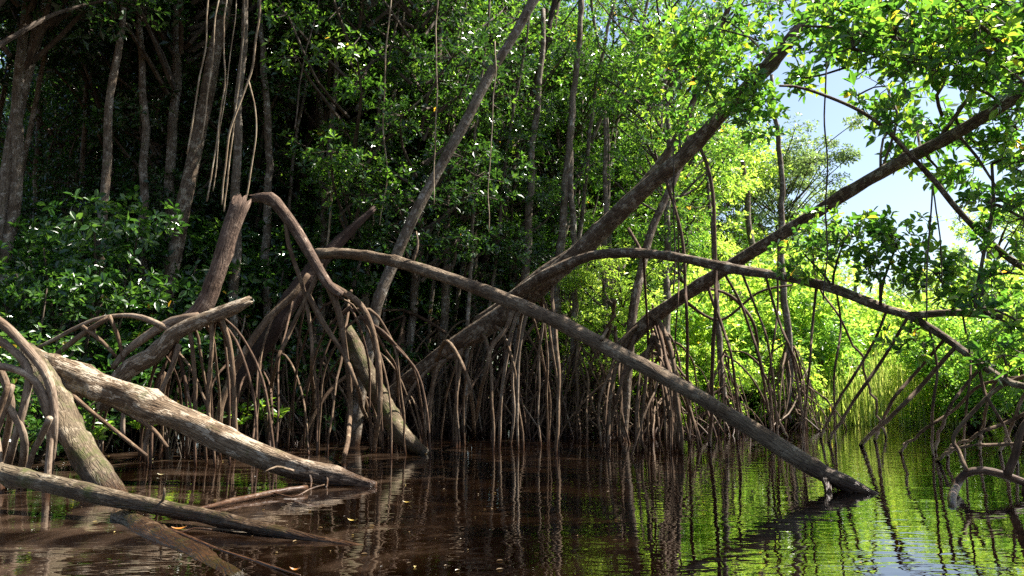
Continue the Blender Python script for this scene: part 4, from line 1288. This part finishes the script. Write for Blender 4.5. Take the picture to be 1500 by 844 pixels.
# ------------------------------------------------------------------ mangrove seedlings on the bank
proto = None
for i, (px, py, Y, s, lab) in enumerate(((395, 612, 17.0, 1.0, 'glossy seedling in front of the pale leaning branch foot'), (372, 612, 17.4, .9, 'small seedling left of the glossy one by the pale branch'),
                                         (250, 610, 14.6, .9, 'seedling with broad leaves behind the flaking log'), (275, 606, 15.0, .9, 'seedling right of the broad leaved one behind the log'),
                                         (225, 600, 14.8, .8, 'seedling beside the upright snag'), (150, 560, 13.4, .7, 'seedling among pale roots left of the stump base'),
                                         (340, 600, 16.6, .8, 'seedling near the foot of the dark rotten trunk'))):
    loc = at(px, py, Y)
    loc[2] = 0
    if proto is None:
        t = proto = thing('mangrove_seedling', lab, 'seedling', loc, 'mangrove seedlings by the roots')
        rng = np.random.default_rng(4)
        mb, ml = MB(), MB()
        tops = []
        for q in range(5):
            a = rng.uniform(0, 6.28)
            tp_ = loc + np.array([.3 * math.cos(a), .3 * math.sin(a), rng.uniform(.45, .95)])
            tube(mb, [loc + np.array([0, 0, -.3]), (loc + tp_) / 2 + rng.normal(0, .03, 3), tp_], [.02, .015, .01], seg=6, step=.15)
            tops.append(tp_)
        leaves(ml, np.array(tops), np.tile([[0, 0, 1.]], (5, 1)) + rng.normal(0, .25, (5, 3)), 8, .26, rng, oval=True, tilt=(40, 90), wid=.38)
        mb.build('stem', TWIG, t, loc)
        ml.build('foliage', LEAF_NEAR, t, loc, smooth=False)
    else:
        copy_tree(proto, loc, i * 1.1, lab, None, s)

# ------------------------------------------------------------------ floating fallen leaves
for i, (px, py, L_, col, lab, rz) in enumerate((
        (262, 777, .17, 'orange', 'orange fallen leaf caught where the bare stick meets the log', .4), (384, 776, .16, 'cream', 'cream fallen leaf lying by the sinking bark log', .9),
        (210, 657, .2, 'yellow', 'yellow fallen leaf afloat beside the slender upright snag', .1), (178, 661, .14, 'yellow', 'smaller yellow fallen leaf left of the snag', 2.2),
        (236, 697, .14, 'cream', 'pale fallen leaf afloat below the flaking log', .2), (516, 765, .15, 'yellow', 'yellow fallen leaf on open water right of the sinking log', 2.8),
        (596, 738, .15, 'yellow', 'yellow fallen leaf furthest out on the open water', 3.0), (432, 838, .1, 'orange', 'small orange fallen leaf at the tip of the bare stick', .1),
        (222, 675, .1, 'cream', 'tiny pale fallen leaf between snag and flaking log', 1.2))):
    c = on_water(px, py)
    c[2] = .008
    L_ *= .8
    mb = MB()
    d = np.array([math.cos(rz), math.sin(rz), 0])
    s = np.array([-d[1], d[0], 0])
    V = []
    tt = np.linspace(0, 1, 7)
    for t_ in tt:
        wv_ = L_ * .24 * math.sin(math.pi * t_ ** .85)
        cz = .02 * (t_ - .5) ** 2 * 4
        V += [c + d * L_ * (t_ - .5) + s * wv_ + np.array([0, 0, cz + .012]), c + d * L_ * (t_ - .5) + np.array([0, 0, cz]), c + d * L_ * (t_ - .5) - s * wv_ + np.array([0, 0, cz + .01])]
    q = [(k * 3, k * 3 + 1, k * 3 + 4, k * 3 + 3) for k in range(6)] + [(k * 3 + 1, k * 3 + 2, k * 3 + 5, k * 3 + 4) for k in range(6)]
    mb.add(V, q)
    cc = {'orange': (.38, .15, .025), 'cream': (.38, .32, .16), 'yellow': (.34, .23, .04)}[col]
    key = 'fallen_leaf_' + col
    m = bpy.data.materials.get(key)
    if m is None:
        m, nt, N, L = newmat(key)
        out = N.new('ShaderNodeOutputMaterial'); bs = N.new('ShaderNodeBsdfPrincipled'); L.new(bs.outputs[0], out.inputs[0])
        nz = N.new('ShaderNodeTexNoise'); nz.inputs['Scale'].default_value = 30
        tcc = N.new('ShaderNodeTexCoord'); L.new(tcc.outputs['Object'], nz.inputs['Vector'])
        r = ramp(N, [(.35, tuple(v * .55 for v in cc)), (.6, cc)])
        L.new(nz.outputs[0], r.inputs[0]); L.new(r.outputs[0], bs.inputs['Base Color'])
        bs.inputs['Roughness'].default_value = .45
    tag(mb.build('fallen_leaf', m, None, c), lab, 'leaf', 'fallen leaves afloat on the creek')

# bits of leaf, bark and seed drifting on the still water
mb = MB()
rng = np.random.default_rng(55)
for i in range(170):
    if i < 130:
        c = on_water(rng.uniform(120, 800), 650 + 190 * rng.uniform(0, 1) ** 1.4)
    else:
        c = on_water(rng.uniform(700, 1450), 650 + 150 * rng.uniform(0, 1))
    a, L_ = rng.uniform(0, 6.28), rng.uniform(.008, .03)
    d = np.array([math.cos(a), math.sin(a), 0]) * L_
    w_ = np.array([-math.sin(a), math.cos(a), 0]) * L_ * rng.uniform(.15, .45)
    c[2] = .006
    z = np.array([0, 0, .006])
    mb.add([c - d, c - d * .3 + w_ + z, c + d * .5 + w_ * .8 + z, c + d, c + d * .5 - w_ * .8 + z, c - d * .3 - w_ + z], [(0, 1, 2, 3), (0, 3, 4, 5)], rnd=np.full(2, rng.uniform(0, .99)))
LIT = leafmat('drift_litter', (.02, .012, .007), (.09, .055, .025), (.22, .15, .07), old=(.4, .3, .12), trans=.1, oldp=.9)
tag(mb.build('leaf_litter', LIT, None, smooth=False), 'small bits of leaf and bark drifting on the creek', 'litter', None, 'stuff')
